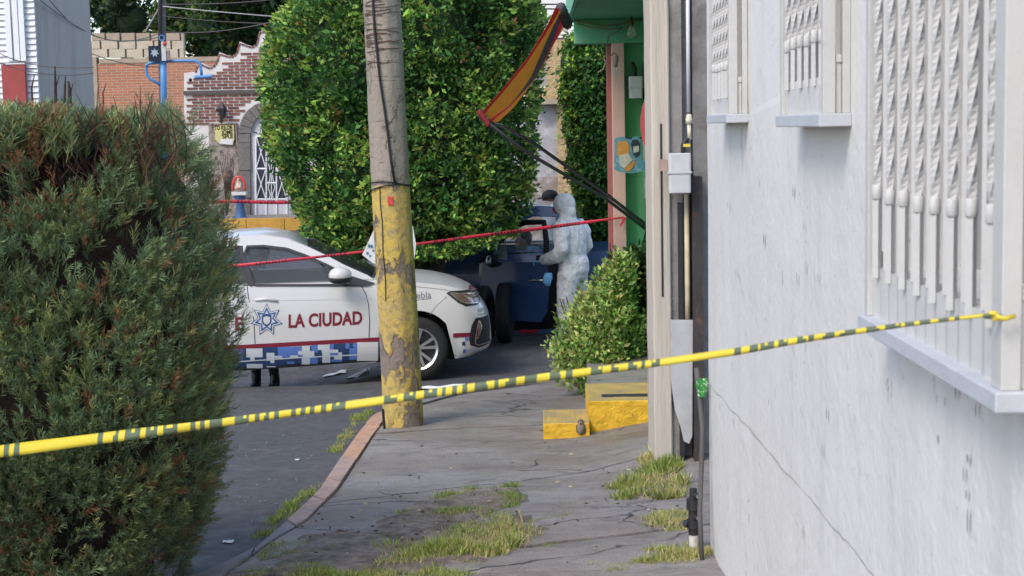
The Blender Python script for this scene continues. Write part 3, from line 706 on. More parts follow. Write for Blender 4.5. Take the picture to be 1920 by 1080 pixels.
# yellow steps
ys_ = thing('yellow_steps', 'two yellow painted concrete steps in front of the green porch', 'steps', G(1150, 810, swz))
def block(n, fl, fr, depth, ztop, m_top, m_front):
    a, b = G(*fl, swz), fr
    mb = MB(); nxx, nzz = 26, 8
    x0, x1, y0 = a.x, b, a.y
    def face(u, v): 
        x = x0+(x1-x0)*u; z = (swz(x, y0)-.05)*(1-v)+ztop*v
        e = .006*nz((x, 0, z), 14)
        return (x, y0+e, z)
    vs = [face(i/nxx, j/nzz) for j in range(nzz+1) for i in range(nxx+1)]
    mb.add(vs, [(j*(nxx+1)+i, j*(nxx+1)+i+1, (j+1)*(nxx+1)+i+1, (j+1)*(nxx+1)+i) for j in range(nzz) for i in range(nxx)], 0)
    vs = [(x0+(x1-x0)*i/nxx, y0+(depth)*j/4+(.006*nz((x0+(x1-x0)*i/nxx, 0, ztop), 14) if j == 0 else 0), ztop+.003*nz((i, j, 0), .7)*(j > 0)) for j in range(5) for i in range(nxx+1)]
    mb.add(vs, [(j*(nxx+1)+i, j*(nxx+1)+i+1, (j+1)*(nxx+1)+i+1, (j+1)*(nxx+1)+i) for j in range(4) for i in range(nxx)], 1)
    mb.add([(x0, y0, swz(x0, y0)-.05), (x0, y0+depth, swz(x0, y0+depth)-.05), (x0, y0+depth, ztop), (x0, y0, ztop)], [(0, 1, 2, 3)], 0)
    return mb.build(n, [m_front, m_top], ys_, bevel=.008)
p = G(1105, 811, swz); ztop = U(1105, 752, p.y).z
block('step', (1105, 811), 1.08, U(1105, 717, 1).z and .72, ztop, m_yeld, m_yel)
mb = MB(); rr = U(1128, 741, p.y+.2)
MB().box((rr.x, p.y+.14, ztop-.002), (1.05, p.y+.23, ztop+.006)).build('grip_strip', mat('rubber_strip', (.03, .03, .035), .8, .3, 60, .004, 90), ys_)
p2 = G(1019, 822, swz); zt2 = U(1019, 794, p2.y).z
block('step', (1019, 822), p.x-.003, .5, zt2, m_yeld, m_yel)
MB().box((p.x+.05, p.y+.72, .1), (1.08, YG, ztop-.03)).build('porch_floor', m_conc, ys_)
# ------------------------------------------------------------ concrete pole
PB = G(757, 797, swz)
pole = thing('utility_pole', 'concrete utility pole with flaking yellow paint on its lower half', 'pole', PB)
def pole_c(py): return U(interp(py, [(-200, 707), (0, 716), (345, 732), (600, 747), (797, 757)]), py, PB.y)
def pole_r(py): return interp(py, [(-200, 29.5), (0, 33.5), (345, 35), (797, 37.5)])*PB.y/FPX*1.03
def polemat():
    m = bpy.data.materials.new('pole_paint'); m.use_nodes = True; n = m.node_tree.nodes; l = m.node_tree.links; p = n['Principled BSDF']
    geo = n.new('ShaderNodeNewGeometry')
    def ns(sc, st=(1, 1, 1), det=8):
        v = n.new('ShaderNodeVectorMath'); v.operation = 'MULTIPLY'; v.inputs[1].default_value = st; l.new(geo.outputs['Position'], v.inputs[0])
        t = n.new('ShaderNodeTexNoise'); t.inputs['Scale'].default_value = sc; t.inputs['Detail'].default_value = det; t.inputs['Roughness'].default_value = .65; l.new(v.outputs[0], t.inputs['Vector']); return t.outputs[0]
    def rng(x, a, b, c=0, d=1):
        r = n.new('ShaderNodeMapRange'); l.new(x, r.inputs[0]); r.inputs[1].default_value = a; r.inputs[2].default_value = b; r.inputs[3].default_value = c; r.inputs[4].default_value = d; return r.outputs[0]
    def mix(f, a, b):
        x = n.new('ShaderNodeMix'); x.data_type = 'RGBA'; l.new(f, x.inputs['Factor'])
        for s, v in (('A', a), ('B', b)):
            if isinstance(v, tuple): x.inputs[s].default_value = (*v, 1)
            else: l.new(v, x.inputs[s])
        return x.outputs['Result']
    yel = mix(rng(ns(5), .35, .65), (.55, .38, .07), (.43, .32, .12))
    yel = mix(rng(ns(26), .47, .62), yel, (.3, .23, .11))
    flak = rng(ns(3.3, (1, 1, .55)), .515, .55)
    yel = mix(flak, yel, (.21, .165, .14))
    ms = n.new('ShaderNodeMath'); ms.operation = 'MULTIPLY'; l.new(flak, ms.inputs[0]); l.new(rng(ns(12), .56, .6), ms.inputs[1])
    yel = mix(ms.outputs[0], yel, (.12, .1, .095))
    gry = mix(rng(ns(4, (2, 2, .5)), .35, .7), (.31, .265, .22), (.25, .215, .185))
    gry = mix(rng(ns(60), .6, .68), gry, (.13, .1, .085))
    gry = mix(rng(ns(9, (.5, .5, 6), 3), .64, .66), gry, (.13, .09, .07))
    sp = n.new('ShaderNodeSeparateXYZ'); l.new(geo.outputs['Position'], sp.inputs[0])
    ad = n.new('ShaderNodeMath'); ad.operation = 'MULTIPLY_ADD'; l.new(ns(7), ad.inputs[0]); ad.inputs[1].default_value = .14; l.new(sp.outputs['Z'], ad.inputs[2])
    zc = pole_c(347).z+.07
    l.new(mix(rng(ad.outputs[0], zc-.006, zc+.006), yel, gry), p.inputs['Base Color']); p.inputs['Roughness'].default_value = .85
    b = n.new('ShaderNodeBump'); b.inputs['Distance'].default_value = .012; l.new(ns(22), b.inputs['Height'])
    b2 = n.new('ShaderNodeBump'); b2.inputs['Distance'].default_value = .012; b2.invert = True; l.new(flak, b2.inputs['Height']); l.new(b.outputs[0], b2.inputs['Normal']); l.new(b2.outputs[0], p.inputs['Normal'])
    return m
mb = MB(); n8 = 32; rows = 90
for i in range(rows+1):
    py = 812-(812+900)*i/rows; c = pole_c(py) if py > -200 else pole_c(-200)+(pole_c(-200)-pole_c(0))*((-200-py)/200); r_ = pole_r(max(py, -200))
    for k in range(n8):
        a = 2*math.pi*(k+.5)/n8; oct_ = 1/math.cos(((a+math.pi/8+R(8)) % (math.pi/4))-math.pi/8); rr = r_*(.2+.8*oct_*.955)
        v = Vector((rr*math.cos(a), rr*math.sin(a), 0)); rr2 = 1+.012*nz(((v+c)), 9)+.01*nz((v+c), 24); mb.v.append(tuple(c+v*rr2))
mb.f = [(i*n8+k, i*n8+(k+1) % n8, (i+1)*n8+(k+1) % n8, (i+1)*n8+k) for i in range(rows) for k in range(n8)]; mb.m = [0]*len(mb.f)
mb.build('shaft', polemat(), pole, smooth=True)
def on_pole(py, dx, out=.004):
    c = pole_c(py); r_ = pole_r(py)+out; x = max(-.98, min(.98, dx)); return c+Vector((r_*x, -r_*math.sqrt(1-x*x), 0))
MB().tube([on_pole(py, d, .012) for py, d in ((-60, -.42), (60, -.33), (150, -.18), (215, .0), (260, .1), (300, .17), (342, .3))], .0085, 6).build('cable', m_black, pole, smooth=True)
for py, sl in ((343, 8), (349, -9)):
    MB().tube([on_pole(py+sl*math.sin(t)*.5-3*math.cos(t*2), math.sin(t), .008) for t in [R(-80+160*k/14) for k in range(15)]], .005, 6).build('wire_wrap', m_black, pole)
MB().tube([on_pole(350+30*k, -.45-.03*math.sin(k*2), .006) for k in range(8)], .0035, 5).build('thin_wire', m_black, pole)
for k in range(22):
    py = random.uniform(4, 160); 
    MB().tube([on_pole(py+6*math.sin(t*2+k)*.5, math.sin(t), .003) for t in [R(-60+15*q+random.uniform(-4, 4)) for q in range(random.randint(5, 9))]], .003, 4).build('wire_wrap', mat('rusty_wire', (.1, .06, .045), .9, .3), pole)
MB().box(on_pole(375, .05, .004)+Vector((-.02, 0, -.03)), on_pole(375, .05, .004)+Vector((.02, .02, .03))).build('red_paint_spot', mat('red_scrap', (.5, .06, .04), .8, .4, 60), pole)
MB().tube([G(722, 801, swz)+Vector((0, -.02, -.05)), U(718, 768, PB.y-.2)], .01, 6).build('iron_rod', m_dark, pole)

# white board behind the pole
o = thing('notice_board', 'white board with blue marks leaning behind the utility pole', 'board', U(728, 500, 12.9))
Yb = 12.9
MB().prism([U(px, py, Yb) for px, py in ((679, 478), (704, 424), (774, 424), (780, 458), (776, 492), (700, 494))], (0, .02, 0)).build('board', mat('board_white', (.62, .63, .64), .5, .12, 14), o)
for px, py, s in ((692, 461, 2.2), (697, 462, 2.2), (689, 475, 2), (700, 470, 1.6), (694, 480, 1.6)):
    c = U(px, py, Yb-.004); s *= Yb/FPX*1.2; MB().prism([c+Vector((s*math.cos(t), 0, s*1.3*math.sin(t))) for t in [k*.785 for k in range(8)]], (0, .003, 0)).build('blue_mark', mat('blue_ink', (.08, .16, .28), .5), o)
MB().box((U(728, 490, Yb).x-.02, Yb+.021, gz(-1, Yb)+.0), (U(728, 490, Yb).x+.02, Yb+.05, U(728, 440, Yb).z)).build('stake', m_bark, o)

# ------------------------------------------------------------ caution tapes
def tape(name, label, pts, wid, depth, darks, m0, m1, cat='tape', seg=6):
    mb = MB(); X0, X1 = pts[0][0], pts[-1][0]
    edges = sorted(set([X0+(X1-X0)*k/((X1-X0)//seg) for k in range(int((X1-X0)//seg)+1)]+[e for d in darks for e in d if X0 < e < X1]))
    wt = [(a, b) for a, b in wid]
    for x in edges:
        y = interp(x, pts); w = interp(x, wt)/2; Y = depth(x); s = Vector((0, 0, 1))
        tw = .25*math.sin(x*.011)+.15*math.sin(x*.031)
        c = U(x, y, Y); h = w*Y/FPX
        nrm = Vector((.1, math.sin(tw), math.cos(tw)))
        for q in (-1, -.33, .33, 1):
            mb.v.append(tuple(c+nrm*h*q/abs(math.cos(tw))+Vector((0, .004*(q*q), 0))))
    for i in range(len(edges)-1):
        xm = (edges[i]+edges[i+1])/2; dk = any(a <= xm <= b for a, b in darks)
        for q in range(3):
            mb.f.append((i*4+q, i*4+q+1, (i+1)*4+q+1, (i+1)*4+q)); mb.m.append(1 if dk and not (q == 2 and int(xm/7) % 5 == 0) else 0)
    o = mb.build(name, [m0, m1], smooth=True); sm = o.modifiers.new('s', 'SOLIDIFY'); sm.thickness = .0006
    return tag(o, label, cat)
m_ty = mat('tape_yellow', (.62, .5, .04), .4, .06, 10); m_tg = mat('tape_dark_green', (.1, .13, .075), .45, .15, 20)
dk = [(7,17),(26,37),(183,193),(212,222),(234,263),(273,295),(306,333),(357,367),(375,384),(393,417),(440,467),(478,487),(495,505),(514,523),(546,555),(563,573),(581,590),(602,612),(622,648),(720,745),(757,780),(795,820),(829,836),(848,857),(867,877),(890,915),(927,935),(948,968),(984,1007),(1031,1052),(1061,1074),(1108,1130),(1146,1160),(1178,1195),(1203,1210),(1222,1238),(1377,1390),(1406,1422),(1426,1452),(1460,1478),(1495,1512),(1516,1527),(1543,1565),(1575,1605),(1625,1650),(1660,1690),(1697,1715),(1725,1745),(1760,1780),(1790,1800)]
dep = lambda x: (1/(1/4.75+(1/2.26-1/4.75)*(x/1860))) if x > 0 else 4.75+(-x)*.004
tape('caution_tape', 'yellow caution tape with dark lettering stretched across the whole foreground',
     [(-300, 884), (0, 847), (200, 821), (400, 795), (720, 751), (1000, 711), (1240, 680), (1380, 660), (1500, 638), (1600, 623), (1700, 609), (1800, 597), (1866, 590)],
     [(-300, 23), (0, 24), (250, 20), (420, 17), (560, 14.5), (720, 16), (1000, 17), (1240, 13.5), (1400, 14), (1560, 12), (1700, 8), (1800, 6.5), (1866, 6)], dep, dk, m_ty, m_tg)
kn = thing('tape_knot', 'knotted end of the yellow caution tape on the window grille', 'tape', U(1860, 592, 2.25))
mb = MB(); p = U(1858, 592, 2.235)
for k in range(7): 
    mt_ = Matrix.Rotation(random.uniform(0, 6), 4, 'X') @ Matrix.Rotation(random.uniform(-.5, .5), 4, 'Y')
    mb.ell(p+Vector((random.uniform(-.008, .014), random.uniform(-.008, .008), random.uniform(-.006, .006))), (.008, .003, .005), 8, 1 if k % 2 else 0, mt_)
mb.tube([p+Vector((0, -.02, .002)), p+Vector((.012, -.024, -.002)), p+Vector((.03, -.016, .001))], .004, 6, mi=0)
mb.build('knot', [m_ty, m_tg], kn, smooth=True)
m_tr = mat('tape_red', (.62, .035, .07), .4, .08, 10); m_trd = mat('tape_lettering', (.12, .015, .03), .5)
def rnd_dark(a, b, per, on):
    out = []; x = a; random.seed(int(a+b))
    while x < b:
        if (x-a) % per < on: out.append((x, x+random.uniform(2, 4)))
        x += random.uniform(4.5, 7)
    return out
tape('red_tape', 'red tape with dark lettering stretched past the police car to the pink pillar',
     [(300, 512), (455, 497), (560, 486), (680, 472), (780, 458), (900, 442), (1000, 430), (1090, 418), (1165, 408)], [(300, 6), (455, 6), (640, 4.5), (780, 4.5), (900, 6), (1000, 7), (1100, 6), (1165, 3)],
     lambda x: 13.3+1.1*smooth(500, 1100, x), rnd_dark(480, 1110, 110, 55), m_tr, m_trd)
tape('red_tape', 'short piece of faded red tape in front of the white grille door',
     [(380, 379), (445, 377.5), (500, 379.5), (560, 379.5), (640, 380)], [(380, 6), (640, 7)], lambda x: 33, rnd_dark(445, 560, 42, 26), m_tr, m_trd, seg=3)
tape('red_tape', 'short red tape behind the man in the dark cap',
     [(940, 391), (985, 388), (1060, 386)], [(940, 4), (1060, 4)], lambda x: 23.5, [], m_tr, m_trd)
pt = thing('tape_tail', 'loose red tape end tied at the pink pillar', 'tape', U(1168, 412, YG-.2))
MB().prism([U(px, py, YG-.2) for px, py in ((1164, 406), (1175, 408), (1169, 418), (1163, 425), (1162, 422), (1167, 414))], (0, .004, 0)).build('tail', m_tr, pt)
# ------------------------------------------------------------ juniper hedge in the left foreground
HC = (-2.75, 6.1); HG = gz(*HC)+.1
def hedge_r(z):   # right-hand end of the hedge by height
    return interp(z, [(.5, -1.6), (.83, -1.5), (1.0, -1.42), (1.3, -1.36), (1.6, -1.3), (1.94, -1.285), (2.2, -1.34), (2.4, -1.42), (2.5, -1.45), (2.66, -1.5), (2.75, -1.8)])
HTOP = 2.56
hedge = thing('juniper_hedge', 'clipped juniper hedge with dry brown patches, filling the left foreground', 'hedge', (HC[0], HC[1], HG))
def hedge_pt():
    """random point and outward normal on the hedge's outer skin"""
    q = random.random()
    if q < .55:     # front and right end, a rounded wall in plan
        z = random.uniform(HG-.02, HTOP); t = random.random()
        xr = hedge_r(z); L = 2.3
        if t < .66: X = xr-.45-(L-.45)*(random.random()**1.3); n = Vector((0, -1, .0)); Y = 5.45
        else:
            a = random.uniform(0, math.pi); n = Vector((math.sin(a)*.9, -math.cos(a), 0)); X = xr-.45+.45*math.sin(a); Y = 6.15-.7*math.cos(a)
    elif q < .62:
        z = random.uniform(HG, HTOP); a = random.uniform(0, 1.2); xr = hedge_r(z)
        n = Vector((math.sin(a), -math.cos(a), 0)); X = xr-.45+.45*math.sin(a); Y = 6.15-.7*math.cos(a)
    else:
        z = HTOP; xr = -1.49; X = random.uniform(-3.5, xr); Y = random.uniform(5.5, 6.8); n = Vector((0, -.1, 1))
        if X > -1.68 and abs(Y-6.15) > .5: X -= .25
    e = .09*nz((X, Y, z), 2.2)+.05*nz((X, Y, z), 6)
    p = Vector((X, Y, z))+n*e
    if z > 2.4 and abs(n.z) < .5: p -= n*max(0, z-2.4)*.35
    return p, n
# a spray: stem with feathered branchlets
def spray(nb, seed):
    rs = np.random.default_rng(seed); v = []; f = []
    def blade(a, b, w):
        a = np.array(a); b = np.array(b); d = b-a; s = np.cross(d, rs.normal(size=3)); s = s/np.linalg.norm(s)*w; k = len(v)
        v.extend([a+s*.6, a-s*.6, a+d*.55+s, a+d*.55-s, b]); f.extend([(k, k+1, k+2), (k+1, k+3, k+2), (k+2, k+3, k+4)])
    blade((0, 0, 0), (1, 0, .05), .016)
    for i in range(nb):
        t = .15+.8*i/nb; an = rs.uniform(0, 6.28); l = (.42*(1-t)+.16)*rs.uniform(.7, 1.2)
        blade((t, 0, .05*t), (t+l*.85, l*.6*math.cos(an), .05*t+l*.6*math.sin(an)), .016)
    return np.array(v), np.array(f)
TV = [spray(16, k) for k in range(5)]
buckets = [[] for _ in TV]
NH = 42000
for i in range(NH):
    p, n = hedge_pt()
    g1 = nz(p, 2.1, 4); g2 = nz(p, 4.2, 11); 
    dead = max(0, nz((p.x, p.y*.4, p.z), 2.6, 21))
    # a dry brown hollow near the top
    hole = 1.1*math.exp(-(((p.x+1.72)/.15)**2+((p.z-2.45)/.13)**2))+.5*math.exp(-(((p.x+1.5)/.04)**2+((p.z-2.5)/.08)**2))+.7*math.exp(-(((p.x+1.6)/.07)**2+((p.z-2.12)/.11)**2))+.7*math.exp(-(((p.x+1.63)/.05)**2+((p.z-1.85)/.2)**2))+.5*math.exp(-(((p.x+1.4)/.05)**2+((p.z-2.2)/.12)**2))
    if hole > random.uniform(.3, .7): continue
    if g2 < -.16 and random.random() < .8: continue
    if nz(p, 8, 33) < -.25 and random.random() < .7: continue
    dep = random.random()**2*.12
    d = n*random.uniform(.25, .9)+Vector((random.gauss(0, .32), random.gauss(0, .25), random.uniform(.35, 1.05)))
    if p.z < 1.2: d.z *= .5
    s = random.uniform(.055, .115)*(1.2 if p.z > HTOP-.12 else 1)
    br = random.uniform(.75, 1.25)
    r_ = random.random()
    if r_ < .035+.5*max(0, dead-.22)+.25*hole: c = (.26, .12, .06)
    elif r_ < .2+.3*g1: c = (.27, .3, .11)
    elif r_ < .6: c = (.165, .235, .105)
    else: c = (.115, .18, .095)
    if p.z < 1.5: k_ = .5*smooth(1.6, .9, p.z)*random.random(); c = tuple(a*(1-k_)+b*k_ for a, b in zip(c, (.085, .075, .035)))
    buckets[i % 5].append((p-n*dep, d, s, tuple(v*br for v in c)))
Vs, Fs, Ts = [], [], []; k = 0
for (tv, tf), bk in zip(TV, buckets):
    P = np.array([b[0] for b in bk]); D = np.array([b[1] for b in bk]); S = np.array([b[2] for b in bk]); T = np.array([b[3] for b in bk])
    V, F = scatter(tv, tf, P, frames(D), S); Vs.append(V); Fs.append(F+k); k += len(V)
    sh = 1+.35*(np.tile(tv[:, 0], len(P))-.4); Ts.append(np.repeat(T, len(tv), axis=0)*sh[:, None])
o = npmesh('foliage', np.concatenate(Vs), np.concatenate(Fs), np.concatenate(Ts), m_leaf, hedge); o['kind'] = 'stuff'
# inner mass of dry wood
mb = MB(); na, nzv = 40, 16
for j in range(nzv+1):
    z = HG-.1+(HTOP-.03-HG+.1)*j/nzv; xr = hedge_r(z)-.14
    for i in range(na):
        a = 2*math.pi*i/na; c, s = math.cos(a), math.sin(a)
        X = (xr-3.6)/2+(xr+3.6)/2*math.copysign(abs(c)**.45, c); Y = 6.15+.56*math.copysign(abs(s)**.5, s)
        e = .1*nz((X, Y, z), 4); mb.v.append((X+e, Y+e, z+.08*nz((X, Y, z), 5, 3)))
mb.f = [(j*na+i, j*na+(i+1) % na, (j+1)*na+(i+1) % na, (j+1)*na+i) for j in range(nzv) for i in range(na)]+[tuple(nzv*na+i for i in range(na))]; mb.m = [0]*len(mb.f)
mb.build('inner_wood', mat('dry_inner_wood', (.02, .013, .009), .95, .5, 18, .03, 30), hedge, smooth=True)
# bare brown twigs in the hollow and on top
m_twig = mat('brown_twig', (.04, .022, .016), .9, .4, 30); m_twig2 = mat('rust_twig', (.1, .05, .03), .9, .3, 30)
mb = MB()
for k in range(480):
    q = random.random()
    if q < .6: X = random.gauss(-1.72, .13); Z = random.gauss(2.4, .1); Y = 5.55+random.uniform(0, .25)
    elif q < .75: X = random.gauss(-1.47, .06); Z = random.gauss(2.45, .07); Y = 5.6+random.uniform(0, .25)
    else: X = random.uniform(-2.6, -1.6); Z = random.uniform(1.0, 2.55); Y = 5.55+random.uniform(0, .15)
    Z = min(Z, 2.55); p = Vector((X, Y, Z)); d = Vector((random.gauss(0, .4), random.uniform(-.5, .1), random.uniform(.3, 1))).normalized(); L = random.uniform(.06, .2)
    mb.tube([p, p+d*L*.5+Vector((random.gauss(0, .008), 0, 0)), p+d*L], [.003, .0022, .001], 4, False, mi=int(random.random() < .3))
for px, py0, py1, w in ((105, 185, 124, 3), (120, 185, 142, 2.5), (62, 188, 140, 2), (131, 185, 152, 4), (195, 195, 155, 1.5)):
    mb.tube([U(px, py0+25, 5.75), U(px+random.uniform(-3, 3), (py0+py1)/2, 5.75), U(px+random.uniform(-6, 6), py1, 5.75)], [w*.0022, w*.0018, w*.0008], 5, mi=int(px == 130))
    if w > 2.6: mb.tube([U(px, (py0+py1)/2+8, 5.75), U(px+6, (py0+py1)/2-12, 5.75)], [.003, .0012], 4)
to = mb.build('twigs', [m_twig, m_twig2], hedge); to['kind'] = 'stuff'
MB().tube([(-2.4, 6.15, HG-.35), (-2.42, 6.15, HG+.4), (-2.4, 6.1, 2.2)], [.06, .05, .02], 8).build('trunk', m_bark, hedge, smooth=True)

# ------------------------------------------------------------ leaf crowns
def crown_tint(n, base, young, dark, fy):
    t = np.empty((n, 3)); r_ = RNG.random(n)
    t[:] = base; t[r_ < fy] = young; t[r_ > .72] = dark
    return t*RNG.uniform(.75, 1.3, (n, 1))
def leaf_cloud(pts_n, cl, size, base, young, dark, fy, jit, upb=.35, width=1.0, down=0):
    """pts_n: list of (point, normal, youth); each point gets a rosette of leaves"""
    P, D, S, T = [], [], [], []
    for p, n, yv in pts_n:
        br = random.uniform(.7, 1.3); yn = random.random() < fy*yv; sz = size*random.choice((.75, .9, 1, 1, 1.15, 1.35)); dead = random.random() < .012
        for _ in range(cl):
            d = n*random.uniform(.2, 1)+Vector((random.gauss(0, .6), random.gauss(0, .6), random.gauss(upb, .5)-down))
            P.append(p+Vector((random.gauss(0, jit), random.gauss(0, jit), random.gauss(0, jit)))); D.append(d); S.append(random.uniform(.7, 1.25)*sz)
            c = young if (yn and random.random() < .8) else (dark if random.random() < .4 else base)
            if dead: c = (.28, .17, .05)
            T.append([v*br*random.uniform(.8, 1.2) for v in c])
    return np.array(P), np.array([tuple(d) for d in D]), np.array(S), np.array(T)
# big clipped ficus
TY = 17.3; TB = U(810, 590, TY); TB.z = gz(TB.x, TY)
tree = thing('ficus_tree', 'large clipped ficus tree with glossy green leaves behind the police car', 'tree', TB)
left_e = [(-120, 610), (0, 578), (30, 548), (70, 526), (120, 515), (180, 510), (260, 520), (330, 552), (400, 575), (440, 605), (470, 640)]
right_e = [(-120, 960), (0, 985), (60, 1003), (150, 990), (230, 982), (330, 978), (400, 966), (440, 935), (470, 870)]
def crown_sample():
    while True:
        py = random.uniform(-130, 474); l, r_ = interp(py, left_e), interp(py, right_e)
        cx, hw = (l+r_)/2, (r_-l)/2
        a = random.uniform(0, 2*math.pi)
        zc = U(cx, py, TY); h = hw*TY/FPX
        k = 3.2; c, s = math.cos(a), math.sin(a); rr = (abs(c)**k+abs(s)**k)**(-1/k)
        n = Vector((c*abs(c)**1.2, s*abs(s)**1.2, 0)).normalized()
        if s > .35 and random.random() < .75: continue     # far side needs few leaves
        p = Vector((zc.x+h*rr*c, TY+1.45*min(1, h/1.3)*rr*s, zc.z))
        e = .24*nz(p, 1.3, 3)+.17*nz(p, 3.1, 8)
        return p+n*(e-.06), n, e
pts = []
for i in range(15500):
    p, n, e = crown_sample(); q = nz(p, 2.6, 15)
    if q < -.15 and random.random() < .75: continue
    pts.append((p-n*random.random()**1.4*.34, n, max(.08, .55+2.2*e)*max(.15, 1+2.4*nz(p, 1.9, 40))))
for i in range(1700):      # underside
    px, w = random.uniform(570, 935), 0
    py = interp(px, [(560, 432), (640, 466), (760, 478), (850, 470), (935, 440)]); p = U(px, py+random.uniform(-12, 5), TY+random.uniform(-1.2, .6)); pts.append((p, Vector((0, -.3, -.7)), .8))
for i in range(1300):
    px = random.uniform(560, 985); p = U(px, -125+random.uniform(-15, 15), TY+random.uniform(-1.2, 1)); pts.append((p, Vector((0, 0, 1)), .9))
for i in range(330):        # loose shoots on the outline
    side = random.random() < .5; py = random.uniform(0, 460); px = interp(py, left_e if side else right_e); s = -1 if side else 1
    p0 = U(px+s*random.uniform(-4, 14), py, TY+random.uniform(-.6, .5))
    for k in range(3): pts.append((p0+Vector((s*.03*k, 0, random.uniform(-.02, .04))), Vector((s, 0, .2)), 1.3))
P, D, S, T = leaf_cloud(pts, 6, .068, (.075, .185, .04), (.29, .43, .08), (.036, .105, .028), .6, .03, .3, 1.05)
leaves('crown', P, D, S, T, m_leaf, tree)
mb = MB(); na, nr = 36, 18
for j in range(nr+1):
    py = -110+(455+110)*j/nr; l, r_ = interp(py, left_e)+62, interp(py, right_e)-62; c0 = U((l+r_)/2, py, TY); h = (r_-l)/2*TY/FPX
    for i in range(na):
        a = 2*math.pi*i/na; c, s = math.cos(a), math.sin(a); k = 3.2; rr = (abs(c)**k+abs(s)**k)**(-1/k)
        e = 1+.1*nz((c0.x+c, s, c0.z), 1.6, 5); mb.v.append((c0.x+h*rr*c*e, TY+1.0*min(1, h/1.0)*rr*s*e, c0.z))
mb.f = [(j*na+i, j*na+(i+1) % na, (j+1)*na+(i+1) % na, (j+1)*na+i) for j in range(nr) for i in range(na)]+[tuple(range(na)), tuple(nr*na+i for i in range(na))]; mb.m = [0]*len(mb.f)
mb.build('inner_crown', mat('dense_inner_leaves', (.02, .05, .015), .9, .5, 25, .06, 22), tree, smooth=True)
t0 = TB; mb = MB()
mb.tube([t0+Vector((0, 0, -.1)), t0+Vector((.02, 0, .3)), t0+Vector((-.02, 0, .8)), t0+Vector((0, 0, 1.5))], [.24, .2, .18, .2], 12)
mb.build('trunk', m_bark, tree, smooth=True)
for a in range(5):
    d = Vector((math.cos(a*1.256), math.sin(a*1.256), 0)); MB().tube([t0+Vector((0, 0, 1.2)), t0+d*.35+Vector((0, 0, 1.8)), t0+d*.7+Vector((0, 0, 2.7))], [.1, .07, .04], 7).build('limb', m_bark, tree, smooth=True)

# climbing plant on the far house
vy = 20.4
vine = thing('climbing_plant', 'tall dense climbing plant hanging left of the pink pillar', 'plant', (U(1105, 470, vy).x, vy, gz(.7, vy)))
vl = [(60, 1075), (85, 1058), (150, 1052), (230, 1062), (300, 1068), (380, 1080), (450, 1095), (640, 1110)]
pts = []
for i in range(5600):
    py = random.uniform(62, 600); l = interp(py, vl); px = random.uniform(l, 1190); f = (px-l)/70
    p = U(px, py, vy-.3*min(1, f)-.12+.2*nz((px*.02, py*.02, 0), 1.5)); n = Vector((-.6+.6*min(1, f), -.8, .1))
    if nz(p, 3, 6) < -.25 and random.random() < .7: continue
    pts.append((p, n, max(.1, 1-f*1.3)*max(.2, 1-(py-60)/700)))
P, D, S, T = leaf_cloud(pts, 5, .075, (.06, .17, .03), (.26, .4, .06), (.025, .08, .018), .8, .04, -.1, .8, .5)
leaves('foliage', P, D, S, T, m_leaf, vine)
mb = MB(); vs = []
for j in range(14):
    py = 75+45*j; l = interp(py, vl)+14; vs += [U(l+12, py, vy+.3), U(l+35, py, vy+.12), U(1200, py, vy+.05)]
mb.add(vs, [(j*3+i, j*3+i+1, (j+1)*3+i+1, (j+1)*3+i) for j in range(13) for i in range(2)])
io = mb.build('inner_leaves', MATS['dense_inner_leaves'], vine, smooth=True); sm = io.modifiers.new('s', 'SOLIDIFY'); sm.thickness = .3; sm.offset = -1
MB().tube([(U(1120, 470, vy).x, vy+.1, gz(.7, vy)-.1), (U(1115, 300, vy).x, vy+.1, 2), (U(1105, 100, vy).x, vy+.1, 3.4)], [.05, .04, .02], 7).build('stem', m_bark, vine, smooth=True)

# pale variegated bush by the steps
by = 12.6; BB = G(1105, 728, swz)
bush = thing('variegated_bush', 'rounded bush with small pale green leaves beside the yellow steps', 'bush', BB)
bl = [(480, 1176), (520, 1156), (545, 1134), (580, 1106), (620, 1084), (660, 1070), (690, 1074), (715, 1094), (735, 1104)]
brr = [(480, 1160), (520, 1165), (560, 1178), (600, 1190), (650, 1195), (700, 1180), (735, 1130)]
pts = []
for i in range(3600):
    py = random.uniform(492, 738); l, r_ = interp(py, bl), interp(py, brr); px = random.uniform(l, r_); u = (px-(l+r_)/2)/((r_-l)/2)
    d = math.sqrt(max(0, 1-u*u)); q = 1 if random.random() < .8 else random.uniform(-.8, .8)
    p = U(px, py, by-.38*d*q); n = Vector((u, -d, .35)).normalized()
    p += n*(.06*nz(p, 5, 3)+.05*nz(p, 12))
    if nz(p, 6, 8) < -.2: continue
    pts.append((p, n, 1))
for i in range(420):
    py = random.uniform(500, 720); px = interp(py, bl)+random.gauss(-10, 13); p = U(px, py, by-random.uniform(0, .2)); pts.append((p, Vector((-.8, -.2, .4)), 1.2))
P, D, S, T = leaf_cloud(pts, 6, .046, (.24, .38, .08), (.52, .6, .2), (.08, .17, .04), .62, .036, .5, .7)
leaves('foliage', P, D, S, T, m_leaf, bush)
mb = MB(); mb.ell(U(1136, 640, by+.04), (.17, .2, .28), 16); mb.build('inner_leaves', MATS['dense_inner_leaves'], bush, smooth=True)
for k in range(7):
    a = random.uniform(0, 6.28); MB().tube([BB+Vector((.02*math.cos(a), .02*math.sin(a), -.05)), BB+Vector((.1*math.cos(a), .1*math.sin(a), .3)), BB+Vector((.25*math.cos(a), .22*math.sin(a), .8))], [.012, .009, .004], 5).build('stem', m_bark, bush)
